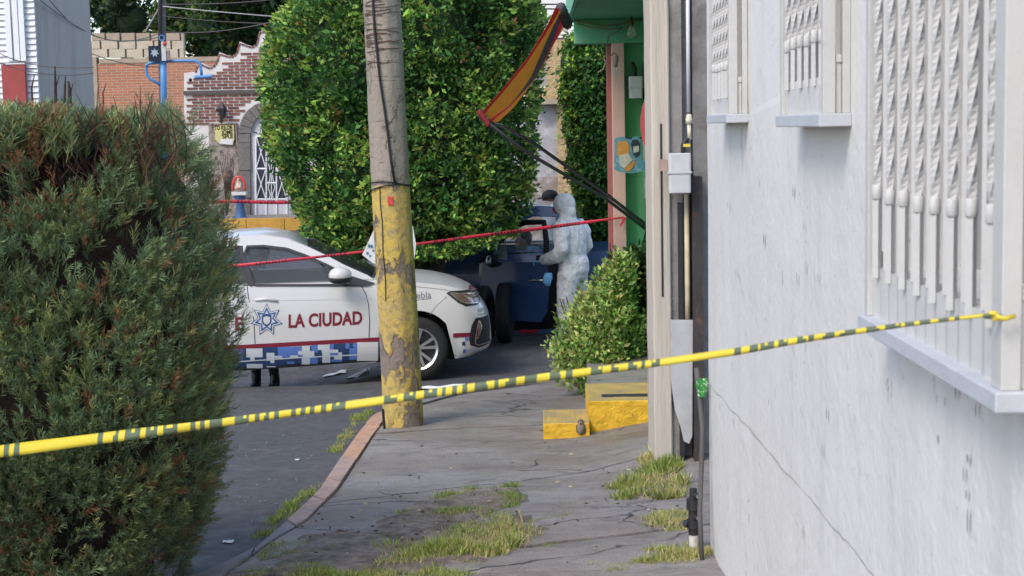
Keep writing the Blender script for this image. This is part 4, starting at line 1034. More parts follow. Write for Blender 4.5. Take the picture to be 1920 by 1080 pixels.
# darker leafy plants against the porch
dp = thing('porch_plant', 'dark green leafy plant between the pale bush and the beige post', 'plant', (U(1190, 700, 13.2).x, 13.2, swz(.85, 13.2)))
pts = []
for i in range(2100):
    py = 470+250*random.random()**.8; l = interp(py, [(470, 1190), (500, 1150), (540, 1140), (600, 1150), (720, 1110)]); px = random.uniform(l, 1228)
    p = U(px, py, 13.2+random.uniform(-.3, .25)); pts.append((p, Vector((random.gauss(-.2, .4), -.7, .3)), .5))
P, D, S, T = leaf_cloud(pts, 4, .07, (.045, .10, .025), (.13, .2, .05), (.022, .055, .016), .5, .04, .2, 1.2)
leaves('foliage', P, D, S, T, m_leaf, dp)
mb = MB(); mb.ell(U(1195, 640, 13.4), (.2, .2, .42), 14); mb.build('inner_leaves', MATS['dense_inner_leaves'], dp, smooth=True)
for k in range(8):
    x = random.uniform(1140, 1220); MB().tube([U(1190+random.uniform(-20, 20), 700, 13.2), U(x+5, 560, 13.2), U(x, random.uniform(455, 500), 13.1)], [.01, .007, .003], 5).build('stem', m_bark, dp)
pts = []; sp = thing('climbing_shoots', 'thin leafy shoots climbing up the green wall', 'plant', U(1170, 520, 13.9))
for x0, y0, x1, y1 in ((1150, 560, 1153, 462), (1165, 560, 1158, 478), (1195, 540, 1200, 470), (1205, 540, 1212, 455), (1180, 560, 1190, 490), (1218, 520, 1219, 462)):
    MB().tube([U(x0, y0, 13.9), U((x0+x1)/2+4, (y0+y1)/2, 13.9), U(x1, y1, 13.9)], .004, 4).build('stem', m_bark, sp)
    for k in range(9): t = random.random(); pts.append((U(x0+(x1-x0)*t+random.gauss(0, 4), y0+(y1-y0)*t, 13.88), Vector((random.gauss(0, .5), -.6, .2)), .6))
P, D, S, T = leaf_cloud(pts, 2, .075, (.05, .11, .03), (.12, .19, .05), (.03, .07, .02), .5, .02, .0, 1.3)
leaves('foliage', P, D, S, T, m_leaf, sp)

# far trees behind the houses
def far_tree(label, px0, px1, py0, py1, Y, n, base, young, dark):
    c = U((px0+px1)/2, (py0+py1)/2, Y); hx = (px1-px0)/2*Y/FPX; hz = (py1-py0)/2*Y/FPX
    t = thing('background_tree', label, 'tree', (c.x, Y, gz(0, Y)), group='trees behind the brick houses')
    cl = [(Vector((c.x+random.uniform(-.75, .75)*hx, Y+random.uniform(-1.5, 1.5), c.z+random.uniform(-.75, .75)*hz)), random.uniform(.25, .5)*hx) for _ in range(26)]
    pts = []
    for i in range(n):
        cc, rr = random.choice(cl); d = Vector((random.gauss(0, 1), random.gauss(-.3, 1), random.gauss(.2, 1))).normalized(); pts.append((cc+d*rr*random.uniform(.75, 1.05), d, 1+d.z))
    P, D, S, T = leaf_cloud(pts, 4, .26, base, young, dark, .35, .16, .2, 1.3)
    leaves('crown', P, D, S, T, m_leaf, t)
    mb = MB(); 
    for cc, rr in cl: mb.ell(cc, (rr*.78, rr*.78, rr*.78), 10)
    mb.build('inner_crown', MATS['dense_inner_leaves'], t, smooth=True)
    mb = MB().tube([(c.x, Y, gz(0, Y)-.2), (c.x+.2, Y, c.z-hz*.4), (c.x-.1, Y, c.z+hz*.4)], [.32, .25, .12], 8); mb.build('trunk', m_bark, t, smooth=True)
    for k in range(4):
        a = random.choice(cl)[0]; MB().tube([(c.x+.1, Y, c.z-hz*.5), ((a.x+c.x)/2, Y, (a.z+c.z)/2), tuple(a)], [.16, .1, .05], 6).build('limb', m_bark, t, smooth=True)
far_tree('dark background tree above the plain block wall', 150, 300, -160, 95, 62, 1500, (.025, .06, .02), (.07, .13, .03), (.014, .035, .012))
far_tree('background tree between the street pole and the stepped brick gable', 290, 440, -150, 120, 58, 1700, (.045, .09, .02), (.14, .19, .035), (.02, .045, .014))
far_tree('background tree behind the top of the stepped brick gable', 410, 600, -170, 125, 60, 1700, (.03, .07, .02), (.1, .16, .03), (.016, .04, .013))
far_tree('dark background tree farthest back behind the brick gable', 330, 640, -90, 150, 68, 1900, (.025, .06, .02), (.07, .13, .03), (.014, .035, .012))
# ------------------------------------------------------------ background: brick house with stepped gable
YB = 37.0; S_ = YB/FPX
bh = thing('brick_house', 'red brick house with white joints, stepped scalloped gable and arched doorway', 'house', (U(480, 405, YB).x, YB, U(480, 405, YB).z))
cxg = 548
half = [(345, 407), (345, 137), (366, 134), (371, 121), (377, 118), (385, 122.5), (393, 126), (402, 122), (408, 112), (411, 98), (420, 102), (435, 105), (443, 100), (447, 90), (449, 78), (457, 82), (473, 87), (482, 82), (486, 60), (491, 57), (510, 56)]
out = half+[(2*cxg-x, y) for x, y in reversed(half)]
m_mort = mat('white_mortar', (.6, .575, .555), .85, .08, 6)
mb = MB(); acx, acy = 509, 250
MB().prism([U(x, y, YB) for x, y in out], (0, .3, 0)).build('mortar_wall', m_mort, bh)
bm_ = [mat('brick_red', (.22, .085, .065), .9, .25, 14), mat('brick_dark', (.14, .05, .042), .9, .25, 14), mat('brick_brown', (.2, .085, .06), .9, .25, 14)]
bme = {}
def brick(px, py, w, h, ang, mi):
    key = (round(w), round(h), mi)
    if key not in bme:
        hw, hh = w*S_/2, h*S_/2; b = MB().box((-hw, -.022, -hh), (hw, .01, hh)); bme[key] = b.mesh('brick'); bme[key].materials.append(bm_[mi])
    o = bpy.data.objects.new('brick', bme[key]); COL.objects.link(o); o.parent = bh; p = U(px, py-(px-450)*.021 if ang == 0 else py, YB); o.location = p-Vector(bh.location); o.rotation_euler = (0, ang, 0)
rows = [164-5.72*k for k in range(0, 19)]+[179+5.72*k for k in range(10)]
nbk = 0
for ri, y in enumerate(rows):
    x = 338+(11 if ri % 2 else 0)+random.uniform(-1, 1)
    while x < 575:
        w = 19.5
        ok = True
        for qx in (x-9, x, x+9):
            for qy in (y-4.5, y+4):
                if not inpoly(qx, qy, [(a+ (1.5 if a < 548 else -1.5), b+7.5) if b < 130 else (a, b+4) for a, b in out]): ok = False
        if math.hypot(x-acx, (y-acy)) < 71 or (y > acy-20 and abs(x-acx) < 71): ok = False
        if y > 205 and x > 395 and x < 446: ok = ok and y < 229
        if ok and nbk < 275:
            brick(x, y, w, 3.5, 0, random.choice((0, 0, 0, 1, 2)) if y < 160 or y > 176 else 1); nbk += 1
        x += 22.3
# coping bricks set along the scalloped edge
nb2 = 0
edge = [p for p in half[2:] ]
pl_ = [Vector((x, y+2.4, 0)) for x, y in edge]
for k, (a, b) in enumerate(zip(resample(pl_, 34), resample(pl_, 34)[1:])):
    m_ = (a+b)/2; d = b-a; brick(m_.x, m_.y, max(3, d.length-1.4), 3.0, math.atan2(d.y, d.x), 1 if k % 2 else 0)
MB().box((U(345, 176, YB).x, YB-.06, U(450, 175.5, YB-.06).z), (U(700, 169, YB).x, YB-.005, U(450, 168.5, YB-.06).z)).build('string_course', mat('dark_stone_band', (.09, .075, .07), .9, .2), bh)
m_stone = mat('grey_carved_stone', (.16, .145, .135), .9, .2, 6, .02, 14)
for a0 in range(180, 0, -15):
    vs = []
    for r_, aa in ((62, a0-.5), (62, a0-14.5), (39, a0-14.5), (39, a0-.5)): vs.append(U(acx+r_*math.cos(R(aa)), acy-r_*math.sin(R(aa)), YB-.12))
    MB().prism(vs, (0, .13, 0)).build('arch_stone', m_stone, bh)
for s in (-1, 1):
    xa, xb = sorted((acx+s*62, acx+s*39)); y = 251
    for h in (17, 52, 52, 34):
        MB().box(U(xa, y+h-.6, YB-.12), U(xb, y, YB+.01)).build('jamb_stone', m_stone, bh); y += h
m_rub = mat('rubble_stone', (.3, .25, .22), .9, .4, 10, .05, 9, col2=(.1, .08, .07), c2scale=7)
MB().box(U(398, 407, YB-.03), U(446, 230, YB+.01)).build('rubble_panel', m_rub, bh)
MB().box(U(471.5, 406, YB-.025), U(546.5, 213, YB-.005)).build('door_surround', mat('pale_grey_door', (.5, .5, .52), .5, .06), bh)
m_door = mat('white_door_iron', (.66, .66, .68), .4, .05)
dr = MB().box(U(478, 406, YB-.05), U(540, 254, YB-.026)).build('door', MATS['pale_grey_door'], bh)
m_pn = mat('door_glass', (.05, .05, .07), .15, .2)
def bar(a, b, w=.014, Yo=.085, nm='grille_bar'): MB().tube([U(*a, YB-Yo), U(*b, YB-Yo)], w, 5).build(nm, m_door, dr)
for (xa, xb, ya, yb) in ((481, 498, 257, 314), (481, 498, 319, 372), (501, 517, 257, 283), (501, 517, 286, 341), (501, 517, 345, 372), (520, 537, 257, 312), (520, 537, 316, 372)):
    MB().box(U(xa, yb, YB-.06), U(xb, ya, YB-.052)).build('pane', m_pn, dr)
    if xb-xa == 17: bar((xa, ya), (xb, yb)); bar((xb, ya), (xa, yb))
    else:
        for dx in (-4, 0, 4):
            pts = [U((xa+xb)/2+dx*(1+.45*math.sin(t*6.28)), ya+(yb-ya)*t, YB-.085) for t in [k/10 for k in range(11)]]
            MB().tube(pts, .012, 5).build('grille_bar', m_door, dr)
for x in (480, 499.5, 518.5, 538.5): bar((x, 256), (x, 404), .022, .07, 'mullion')
for xa, xb, y in ((480, 538, 256), (480, 499, 316.5), (500, 518, 284.5), (500, 518, 343), (519, 538, 314), (480, 538, 373.5)): bar((xa, y), (xb, y), .02, .07, 'rail')
for k in range(7): bar((482+9*k, 377), (482+9*k, 403), .006, .052, 'groove')
# lantern, sign, shrine, planter in front of the brick house
o = thing('wall_lantern', 'black iron lantern on a bracket on the brick wall', 'lantern', U(415, 232, YB-.2))
c = U(417, 213, YB-.25)
MB().tube([U(414, 232, YB-.05), U(414, 195, YB-.05)], .025, 6).build('bracket', m_dark, o)
MB().lathe([(0, .3), (.03, .24), (.1, .15), (.11, .13), (.07, -.1), (.0, -.12)], c, 6).build('lamp_body', m_dark, o)
MB().tube([U(405, 206, YB-.05), U(425, 206, YB-.05)], .018, 6).build('cross_arm', m_dark, o)
o = thing('paper_sign', 'yellow paper sign with black capital letters by the arched doorway', 'sign', U(422, 270, YB-.1))
MB().prism([U(x, y, YB-.1) for x, y in ((402, 236), (438.5, 234), (439, 262), (436, 272), (412, 270), (404, 262))], (0, .03, 0)).build('sheet', mat('yellow_paper', (.55, .5, .2), .8, .15, 20), o)
MB().prism([U(x, y, YB-.105) for x, y in ((413, 260), (436, 260), (436, 271), (413, 270))], (0, .004, 0)).build('white_strip', m_white, o)
for txt, x, y, h in (('TO KILOR', 402, 243.5, 9.5), ('JOME', 416, 252, 9.5), ('SPUI', 417, 260, 9.5)):
    vs, fs = textmesh(txt, h*S_*1.15, .004); b0 = U(x, y, YB-.106); wd = max(v[0] for v in vs); k = (436-x)*S_/wd
    MB().add([b0+Vector((v[0]*k, 0, v[1])) for v in vs], fs).build('lettering', m_black, o)
MB().tube([U(400, 233, YB-.08), U(442, 231, YB-.08), U(445, 272, YB-.08)], .02, 5).build('frame', m_kerb2, o)
o = thing('shrine', 'small street shrine with red arch and seated figure on a blue pedestal', 'shrine', U(450, 410, YB-1.2))
Ys = YB-1.2; q = Ys/FPX; b = U(451, 408, Ys)
MB().lathe([(0, 0), (.16, 0), (.13, .06), (.1, .25), (.12, .45), (.15, .52), (0, .54)], b, 12).build('pedestal', mat('blue_pedestal', (.035, .09, .2), .6, .2, 10), o, auto=40)
MB().box(b+Vector((-.17, -.13, .545)), b+Vector((.17, .13, .62))).build('ledge', m_white, o)
mb = MB(); pts = [b+Vector((.14*math.cos(t)*1.05, -.05, .74+.24*math.sin(t))) for t in [R(-20+220*k/16) for k in range(17)]]; mb.tube(pts, .035, 8); mb.build('arch', mat('red_arch_paint', (.5, .06, .05), .5), o, smooth=True)
mb = MB(); mb.ell(b+Vector((0, -.03, .76)), (.085, .06, .14), 10); mb.ell(b+Vector((0, -.04, .93)), (.05, .05, .06), 10); mb.ell(b+Vector((-.02, -.08, .72)), (.09, .05, .05), 10)
fo = mb.build('figure', mat('painted_plaster', (.5, .32, .24), .6, .35, 18, col2=(.65, .6, .5), c2scale=14), o, smooth=True); rm = fo.modifiers.new('r', 'REMESH'); rm.mode = 'VOXEL'; rm.voxel_size = .018; rm.use_smooth_shade = True
pts = []; pl2 = thing('potted_shrub', 'thin dry shrub against the rubble panel of the brick house', 'shrub', U(425, 405, YB-.8))
for k in range(9): MB().tube([U(425, 404, YB-.8), U(420+2*k, 340, YB-.8), U(412+3.4*k, 285+3*abs(4-k), YB-.8)], [.02, .012, .005], 5).build('stem', m_twig, pl2)
# far pavement with its yellow kerb
mb = MB(); a = U(400, 421, YB-1.9); b = U(700, 414, YB-1.9)
zk = U(500, 409, YB-1.7).z
MB().box((-22, YB-1.7, -.2), (14, YB+8, zk-.002)).build('far_pavement', m_conc)['kind'] = 'structure'
fk = thing('far_kerb', 'yellow painted kerb in front of the brick house', 'kerb', (U(500, 420, YB-1.8).x, YB-1.8, .2))
for k in range(18):
    x = -14+k*.9; MB().box((x, YB-1.95, -.1), (x+.885, YB-1.702, zk+.004)).build('kerb_stone', mat('orange_kerb_paint', (.55, .3, .05), .7, .2, 6), fk)

# block and brick boundary wall
YD = 42.0
bw = thing('boundary_wall', 'orange brick boundary wall topped with pale concrete blocks', 'wall', (U(260, 400, YD).x, YD, .3))
def brickmat():
    m = bpy.data.materials.new('orange_brickwork'); m.use_nodes = True; n = m.node_tree.nodes; l = m.node_tree.links; p = n['Principled BSDF']
    g = n.new('ShaderNodeNewGeometry'); s = n.new('ShaderNodeSeparateXYZ'); c = n.new('ShaderNodeCombineXYZ'); l.new(g.outputs['Position'], s.inputs[0]); l.new(s.outputs['X'], c.inputs['X']); l.new(s.outputs['Z'], c.inputs['Y'])
    b = n.new('ShaderNodeTexBrick'); l.new(c.outputs[0], b.inputs['Vector']); b.inputs['Color1'].default_value = (.4, .15, .075, 1); b.inputs['Color2'].default_value = (.3, .12, .065, 1); b.inputs['Mortar'].default_value = (.38, .3, .24, 1)
    b.inputs['Scale'].default_value = 1; b.inputs['Brick Width'].default_value = .28; b.inputs['Row Height'].default_value = .075; b.inputs['Mortar Size'].default_value = .009
    l.new(b.outputs['Color'], p.inputs['Base Color']); p.inputs['Roughness'].default_value = .9; return m
m_bw = brickmat(); m_cb = mat('pale_block', (.45, .38, .29), .9, .15, 5, .01, 20); m_cap = mat('cap_block', (.34, .27, .2), .9, .15, 5)
MB().box(U(186, 420, YD), (U(470, 118, YD).x, YD+.25, U(260, 118, YD).z)).build('brickwork', m_bw, bw)
MB().box(U(150, 420, YD-.03), U(185.7, 108, YD+.25)).build('concrete_column', m_cap, bw)
MB().box((U(186, 118, YD).x, YD-.02, U(260, 117.6, YD).z), (U(420, 109, YD).x, YD+.25, U(260, 109, YD).z)).build('concrete_beam', m_cap, bw)
for r_, (ya, yb, w, m) in enumerate(((62.5, 76, 28, m_cap), (77, 92, 33, m_cb), (92.6, 108, 33, m_cb))):
    x = 172-(r_ % 2)*14
    while x < 342:
        xe = min(347, x+w-.8); MB().box(U(x, yb, YD-.0), U(xe, ya, YD+.2)).build('block', m, bw); x += w
MB().box(U(347, 130, YD+1.5), U(430, 106, YD+1.8)).build('rear_parapet', mat('brown_parapet', (.16, .11, .09), .9, .2), bw)
# grey rendered house and white clapboard house at the left
YL = 23.62
o = thing('grey_house', 'tall plain grey rendered house wall streaked with damp', 'house', (U(110, 300, YL).x, YL, gz(0, YL)))
xb = U(70, 100, YL).x; xa = xb-4
m_gr = mat('grey_render', (.43, .4, .375), .9, .05, 1.5, .004, 20, stretch=(2, 2, .4), col2=(.37, .345, .32), c2scale=1.2)
MB().box((xa, YL, -.1), (xb, YL+2.95, 7.2)).build('wall', m_gr, o)
MB().box((xa-.05, YL-.05, 7.201), (xb+.05, YL+3.0, 7.35)).build('coping', m_cap, o)
YS = 23.5
o = thing('clapboard_house', 'white clapboard house with a narrow window and red shutter panel', 'house', (U(20, 300, YS).x, YS, gz(0, YS)))
xb = U(69, 100, YS).x; xa = xb-4
MB().box((xa, YS+.03, -.1), (xb-.04, YS+.11, 6.6)).build('frame_wall', m_white, o)
m_cl = mat('white_clapboard', (.68, .69, .72), .6, .05, 8)
z = 0.0; me = None; k = 0
while z < 6.5:
    if me is None:
        b = MB(); w = xb-xa; b.add([(0, -.03, 0), (w, -.03, 0), (w, .025, 0), (0, .025, 0), (0, .015, .108), (w, .015, .108), (w, .025, .108), (0, .025, .108)], [(0, 3, 2, 1), (4, 5, 6, 7), (0, 1, 5, 4), (1, 2, 6, 5), (2, 3, 7, 6), (3, 0, 4, 7)]); me = b.mesh('plank'); me.materials.append(m_cl)
    p = bpy.data.objects.new('plank', me); COL.objects.link(p); p.parent = o; p.location = Vector((xa, YS, z))-Vector(o.location); z += .0935
w_ = MB().box(U(13, 112, YS-.06), U(44, -40, YS+.02)).build('window', m_white, o)
MB().box(U(16, 110, YS-.07), U(22, 30, YS-.061)).build('pane', m_frost, w_); MB().box(U(30, 114, YS-.07), U(37, -20, YS-.061)).build('pane', m_frost, w_)
for x in (15, 28.5, 40): MB().box(U(x-1, 114, YS-.09), U(x+1, -40, YS-.071)).build('window_frame', m_cl, w_)
MB().box(U(12, 300, YS-.12), U(48.5, 121, YS-.05)).build('red_panel', mat('red_panel_paint', (.3, .045, .04), .6, .12, 6), o)
MB().box(U(11, 121, YS-.13), U(49.5, 118, YS-.04)).build('panel_cap', m_white, o)
MB().box((xa-.3, YS-.2, 6.6), (xb+.05, YS+.11, 6.75)).build('roof', m_cap, o)

# far stone-clad house behind the tree on the right
YR = 27.0
o = thing('stone_house', 'beige stone clad house with white upper storey behind the ficus', 'house', (U(1020, 420, YR).x, YR, gz(0, YR)))
m_sc = mat('beige_stone_cladding', (.48, .34, .18), .9, .22, 12, .05, 14, col2=(.36, .25, .13), c2scale=14)
xl = U(800, 200, YR).x
def slab(nm, x0, x1, y0, y1, m, d0=0, d1=.3): return MB().box(U(x0, y1, YR+d0), U(x1, y0, YR+d1)).build(nm, m, o)
MB().box((xl, YR+.05, -.1), (U(1046, 250, YR).x, YR+6, U(1000, 196, YR).z)).build('ground_storey', mat('grey_lilac_render', (.33, .32, .33), .9, .2, 4, .01, 12, col2=(.45, .44, .44), c2scale=3), o)
MB().box((xl, YR+.03, -.1), (U(1046, 250, YR).x, YR+.048, U(1000, 332, YR).z)).build('plinth', mat('brown_render', (.24, .2, .17), .9, .2, 5, col2=(.4, .38, .36), c2scale=3), o)
slab('stone_pilaster', 1048, 1082, 196, 430, m_sc, -.05)
slab('ledge', 1000, 1068, 186, 196, m_cap, -.25)
slab('stone_band', 1026, 1068, 76, 185.5, m_sc, -.1)
slab('stone_band_low', 985, 1025.5, 165, 185.5, m_sc, -.05)
slab('grey_upper_wall', 900, 1025.5, 80, 164.5, m_frost, .1)
slab('white_storey', 820, 1066, -60, 75.5, mat('white_render', (.7, .68, .66), .8, .05), .15, 2)
for k in range(3): slab('shutter_line', 1042, 1065, 46+9*k, 47.5+9*k, m_grey, .14, .149)
for k, (ya, yb) in enumerate(((8, 8), (16, 17))):
    w_ = MB().tube([U(990, ya, YR-3), U(1060, yb, YR-3)], .012, 5).build('overhead_wire', m_dark); tag(w_, ('upper' if k == 0 else 'lower')+' of two thin wires crossing the white storey', 'wire', 'wires by the white storey')

# ------------------------------------------------------------ street pole with blue emergency post
YU = 32.0
up = thing('street_pole', 'dark street pole with tangled wires behind the juniper hedge', 'pole', (U(303, 400, YU).x, YU, gz(0, YU)))
MB().tube([(U(306, 400, YU).x, YU, -.1), U(304, 60, YU), U(303, -120, YU)], [.09, .085, .08], 10).build('shaft', mat('weathered_pole', (.12, .11, .105), .9, .3, 10), up, smooth=True)
MB().tube([U(299, 95, YU-.13), U(300, 30, YU-.13), U(302, -60, YU-.13)], .035, 6).build('cable_bundle', m_black, up)
MB().tube([U(297, 18, YU-.12), U(272, 60, YU-.12)], .02, 5).build('guy_strut', m_grey, up)
ep = thing('emergency_post', 'blue tubular emergency post with camera arm and star sign', 'post', (U(307, 400, YU-.5).x, YU-.5, gz(0, YU-.5)))
m_bl = mat('blue_post_paint', (.09, .27, .56), .45, .1, 8); Ye = YU-.5
MB().tube([(U(307, 400, Ye).x, Ye, -.1), U(307, 160, Ye), U(306, 112, Ye)], .068, 12).build('post', m_bl, ep, smooth=True)
MB().tube([U(306, 115, Ye), U(345, 114, Ye), U(366, 114, Ye), U(375, 119, Ye), U(377, 130, Ye), U(378, 143, Ye)], .032, 10).build('camera_arm', m_bl, ep, smooth=True)
MB().tube([U(302, 117, Ye), U(282, 118, Ye), U(275, 122, Ye), U(274, 132, Ye), U(276, 142, Ye), U(282, 148, Ye), U(303, 160, Ye)], .03, 10).build('loop', m_bl, ep, smooth=True)
MB().tube([U(365, 145, Ye), U(398, 143, Ye)], .042, 12).build('camera_housing', m_bl, ep, auto=40)
mb = MB(); mb.ell(U(357, 150, Ye), (.04, .04, .04), 10); mb.build('dome_camera', m_dark, ep, smooth=True)
MB().box(U(279, 115.5, Ye-.12), U(302, 86, Ye-.08)).build('sign_plate', mat('navy_sign', (.012, .02, .04), .4), ep)
c = U(290, 99, Ye-.125)
def star(cx, cz, r0, r1, n, rot=0): return [(cx+(r0 if i % 2 == 0 else r1)*math.sin(math.pi*i/n+rot), cz+(r0 if i % 2 == 0 else r1)*math.cos(math.pi*i/n+rot)) for i in range(2*n)]
mb = MB(); mb.poly(star(0, 0, .1, .05, 7), lambda x, z: (c.x+x, c.y, c.z+z)); mb.build('star_emblem', mat('pale_blue_print', (.35, .42, .5), .5), ep)
MB().box(U(303.5, 114, Ye-.12), U(311, 78, Ye-.07)).build('siren_box', m_white, ep); MB().box(U(312, 113, Ye-.1), U(319, 95, Ye-.05)).build('control_box', MATS['yellow_paper'] if False else m_kerb2, ep)
mb = MB(); mb.ell(U(309, 82, Ye-.14), (.05, .05, .05), 10); mb.build('red_lamp', MATS['red_arch_paint'], ep, smooth=True)
mb = MB(); pts = [U(303.5+5*math.cos(t), 71+5*math.sin(t), Ye-.08) for t in [k*.524 for k in range(13)]]; mb.tube(pts, .012, 5, False); mb.build('cable_coil', m_bl, ep)
wires = [((50, -20), (172, 80), (215, 95), (300, 62), 'wire sagging from the clapboard house to the street pole'), ((85, -10), (140, 62), (190, 92), (298, 70), 'second wire sagging across the grey house'), ((40, -40), (90, 60), (150, 120), (300, 126), 'lowest wire sagging across the grey house'), ((0, 100), (40, 122), (100, 130), (176, 126), 'nearly level wire low on the grey house'), ((0, 118), (60, 140), (120, 146), (176, 136), 'wire just above the hedge top'),
         ((305, 12), (400, 22), (480, 28), (570, 36), 'pale wire running right from the street pole'), ((305, 30), (400, 42), (500, 46), (570, 44), 'dark wire running right from the street pole'), ((305, 8), (420, 10), (500, 2), (570, -8), 'upper wire running right from the street pole'), ((312, 60), (400, 66), (470, 52), (560, 30), 'slack wire above the stepped gable')]
for i, (a, b, c, d, lb) in enumerate(wires):
    Yw = (23, 23.2, 22.8, 23, 22.9, 31.8, 31.7, 31.6, 31.5)[i]
    ctl = [a, b, c, d]; pts = []
    for k in range(19):
        t = k/18; q = [(1-t)**3, 3*t*(1-t)**2, 3*t*t*(1-t), t**3]; pts.append(U(sum(w*p[0] for w, p in zip(q, ctl)), sum(w*p[1] for w, p in zip(q, ctl)), Yw+((31.7-Yw)*t if i < 3 else 0)))
    w_ = MB().tube(pts, .008 if i < 5 else .012, 5).build('overhead_wire', mat('pale_wire', (.4, .4, .4), .5) if i in (5,) else m_dark); tag(w_, lb, 'wire', 'wires around the street pole')
# ------------------------------------------------------------ cars
def carglass(name, a, tint):
    m = mat(name, tint, .04, 0, spec=.9, alpha=a); return m
m_cglass = carglass('car_glass', .3, (.14, .16, .17)); m_cglass2 = carglass('smoked_glass', .7, (.03, .035, .04))
class Car:
    def __init__(s, root, M, W, xfc, xft, xrc, xrt, ztop, zbot, arches, near, zbelt, k, n=3.0):
        s.root, s.M, s.W, s.xfc, s.xft, s.xrc, s.xrt, s.ztop, s.zbot, s.arches, s.near, s.zbelt, s.k, s.n = root, M, W, xfc, xft, xrc, xrt, ztop, zbot, arches, near, zbelt, k, n
        s.Mi = M.inverted()
    def px(s, x, y, w=None):
        """photo pixel -> (x,z) on the near side plane of the car"""
        o = s.Mi @ Vector((0, 0, CZ)); d = (s.Mi.to_3x3()) @ ray(x, y); t = (s.near*(s.W if w is None else w)-o.y)/d.y; p = o+d*t; return (p.x, p.z)
    def w(s, z): return s.W-.07*max(0, (z-.62)/.42)**2-.07*max(0, (.42-z)/.25)**2
    def y(s, x, z):
        w = s.w(z)
        if x > s.xfc:
            t = min(1, (x-s.xfc)/(interp(z, s.xft)-s.xfc)); return w*max(0, 1-t**s.n)**(1/s.n)
        if x < s.xrc:
            t = min(1, (s.xrc-x)/(s.xrc-interp(z, s.xrt))); return w*max(0, 1-t**s.n)**(1/s.n)
        return w
    def fm(s, eps=.004, side=None): 
        sd_ = s.near if side is None else side; eps = eps*.55
        def f(x, z):
            if x > s.xfc: e2 = eps*1.2; xx = min(x, interp(z, s.xft)-.002); return (x+e2, sd_*(s.y(xx, z)+eps), z)
            return (x, sd_*(s.y(x, z)+eps), z)
        return f
    def shell(s, body):
        cols = []
        nphi = 12
        for i in range(nphi, 0, -1): cols.append(('r', math.pi/2*i/nphi))
        nst = int((s.xfc-s.xrc)/.035)
        for i in range(nst+1): cols.append(('s', s.xrc+(s.xfc-s.xrc)*i/nst))
        for i in range(1, nphi+1): cols.append(('f', math.pi/2*i/nphi))
        nv = 12; grid = {}
        def pt(c, v):
            kd, a = c
            if kd == 's': xt = a
            elif kd == 'f': xt = s.xfc+(interp(9, s.xft)-s.xfc)*math.sin(a)**(2/s.n)
            else: xt = s.xrc-(s.xrc-interp(9, s.xrt))*math.sin(a)**(2/s.n)
            zt = interp(xt, s.ztop); zb = interp(xt, s.zbot)
            if kd == 's':
                for xc, zc, ra in s.arches:
                    if abs(a-xc) < ra: zb = max(zb, zc+math.sqrt(ra*ra-(a-xc)**2))
            z = zb+(zt-zb)*v; w = s.w(z)
            if kd == 's': x, y = a, w
            elif kd == 'f': x = s.xfc+(interp(z if v < 1 else 9, s.xft)-s.xfc)*math.sin(a)**(2/s.n); y = w*math.cos(a)**(2/s.n) if a < 1.57 else 0
            else: x = s.xrc-(s.xrc-interp(z if v < 1 else 9, s.xrt))*math.sin(a)**(2/s.n); y = w*math.cos(a)**(2/s.n) if a < 1.57 else 0
            return x, y, z
        nc = len(cols); mb = MB()
        for sd_ in (1, -1):
            vs = []
            for c in cols:
                for j in range(nv+1): x, y, z = pt(c, j/nv); vs.append((x, y*sd_, z))
            mb.add(vs, [(i*(nv+1)+j, (i+1)*(nv+1)+j, (i+1)*(nv+1)+j+1, i*(nv+1)+j+1) for i in range(nc-1) for j in range(nv)])
        # bonnet and boot lid
        cow, dk = s.cowl
        na = 10; prev = None
        def strip(sel):
            vs = []
            for c in sel:
                x, y, z = pt(c, 1)
                for a in range(na+1):
                    t = -1+2*a/na; vs.append((x, y*t, z+.045*(1-t*t)*min(1, y/.4)))
            mb.add(vs, [(i*(na+1)+a, i*(na+1)+a+1, (i+1)*(na+1)+a+1, (i+1)*(na+1)+a) for i in range(len(sel)-1) for a in range(na)])
        strip([c for c in cols if c[0] == 'f' or (c[0] == 's' and c[1] >= cow)])
        strip([c for c in cols if c[0] == 'r' or (c[0] == 's' and c[1] <= dk)])
        s.mb = mb
        return mb.build('body', body, s.root, local=True, auto=35)
    def gh(s, x, z): return s.w(s.zbelt)-.012-(z-s.zbelt)*s.k
    def green(s, roofline, wins, body, glass, segs):
        belt_r, belt_f = roofline[0], roofline[-1]
        for sd_ in (1, -1):
            mb = MB(); f = lambda x, z: (x, sd_*s.gh(x, z), z)
            mb.poly(roofline, f, wins); o = mb.build('pillar_frame', body, s.root, local=True); sm = o.modifiers.new('s', 'SOLIDIFY'); sm.thickness = .035; sm.offset = 0
            for w in wins:
                mb = MB(); mb.poly(w, lambda x, z: (x, sd_*(s.gh(x, z)-.006), z)); mb.build('side_window', glass, s.root, local=True)
        na = 10
        for (i0, i1, nm, m) in segs:
            mb = MB(); vs = []
            for x, z in roofline[i0:i1+1]:
                y = s.gh(x, z)+.002
                for a in range(na+1):
                    t = -1+2*a/na; b = (1-t*t)
                    dx = .09*b if nm == 'windscreen' else (-.06*b if nm == 'rear_window' else 0)
                    vs.append((x+dx, y*t, z+(.05*b if nm == 'roof' else .028*b)))
            mb.add(vs, [(i*(na+1)+a, i*(na+1)+a+1, (i+1)*(na+1)+a+1, (i+1)*(na+1)+a) for i in range(i1-i0) for a in range(na)])
            o = mb.build(nm, m, s.root, local=True, smooth=True); sm = o.modifiers.new('s', 'SOLIDIFY'); sm.thickness = .012
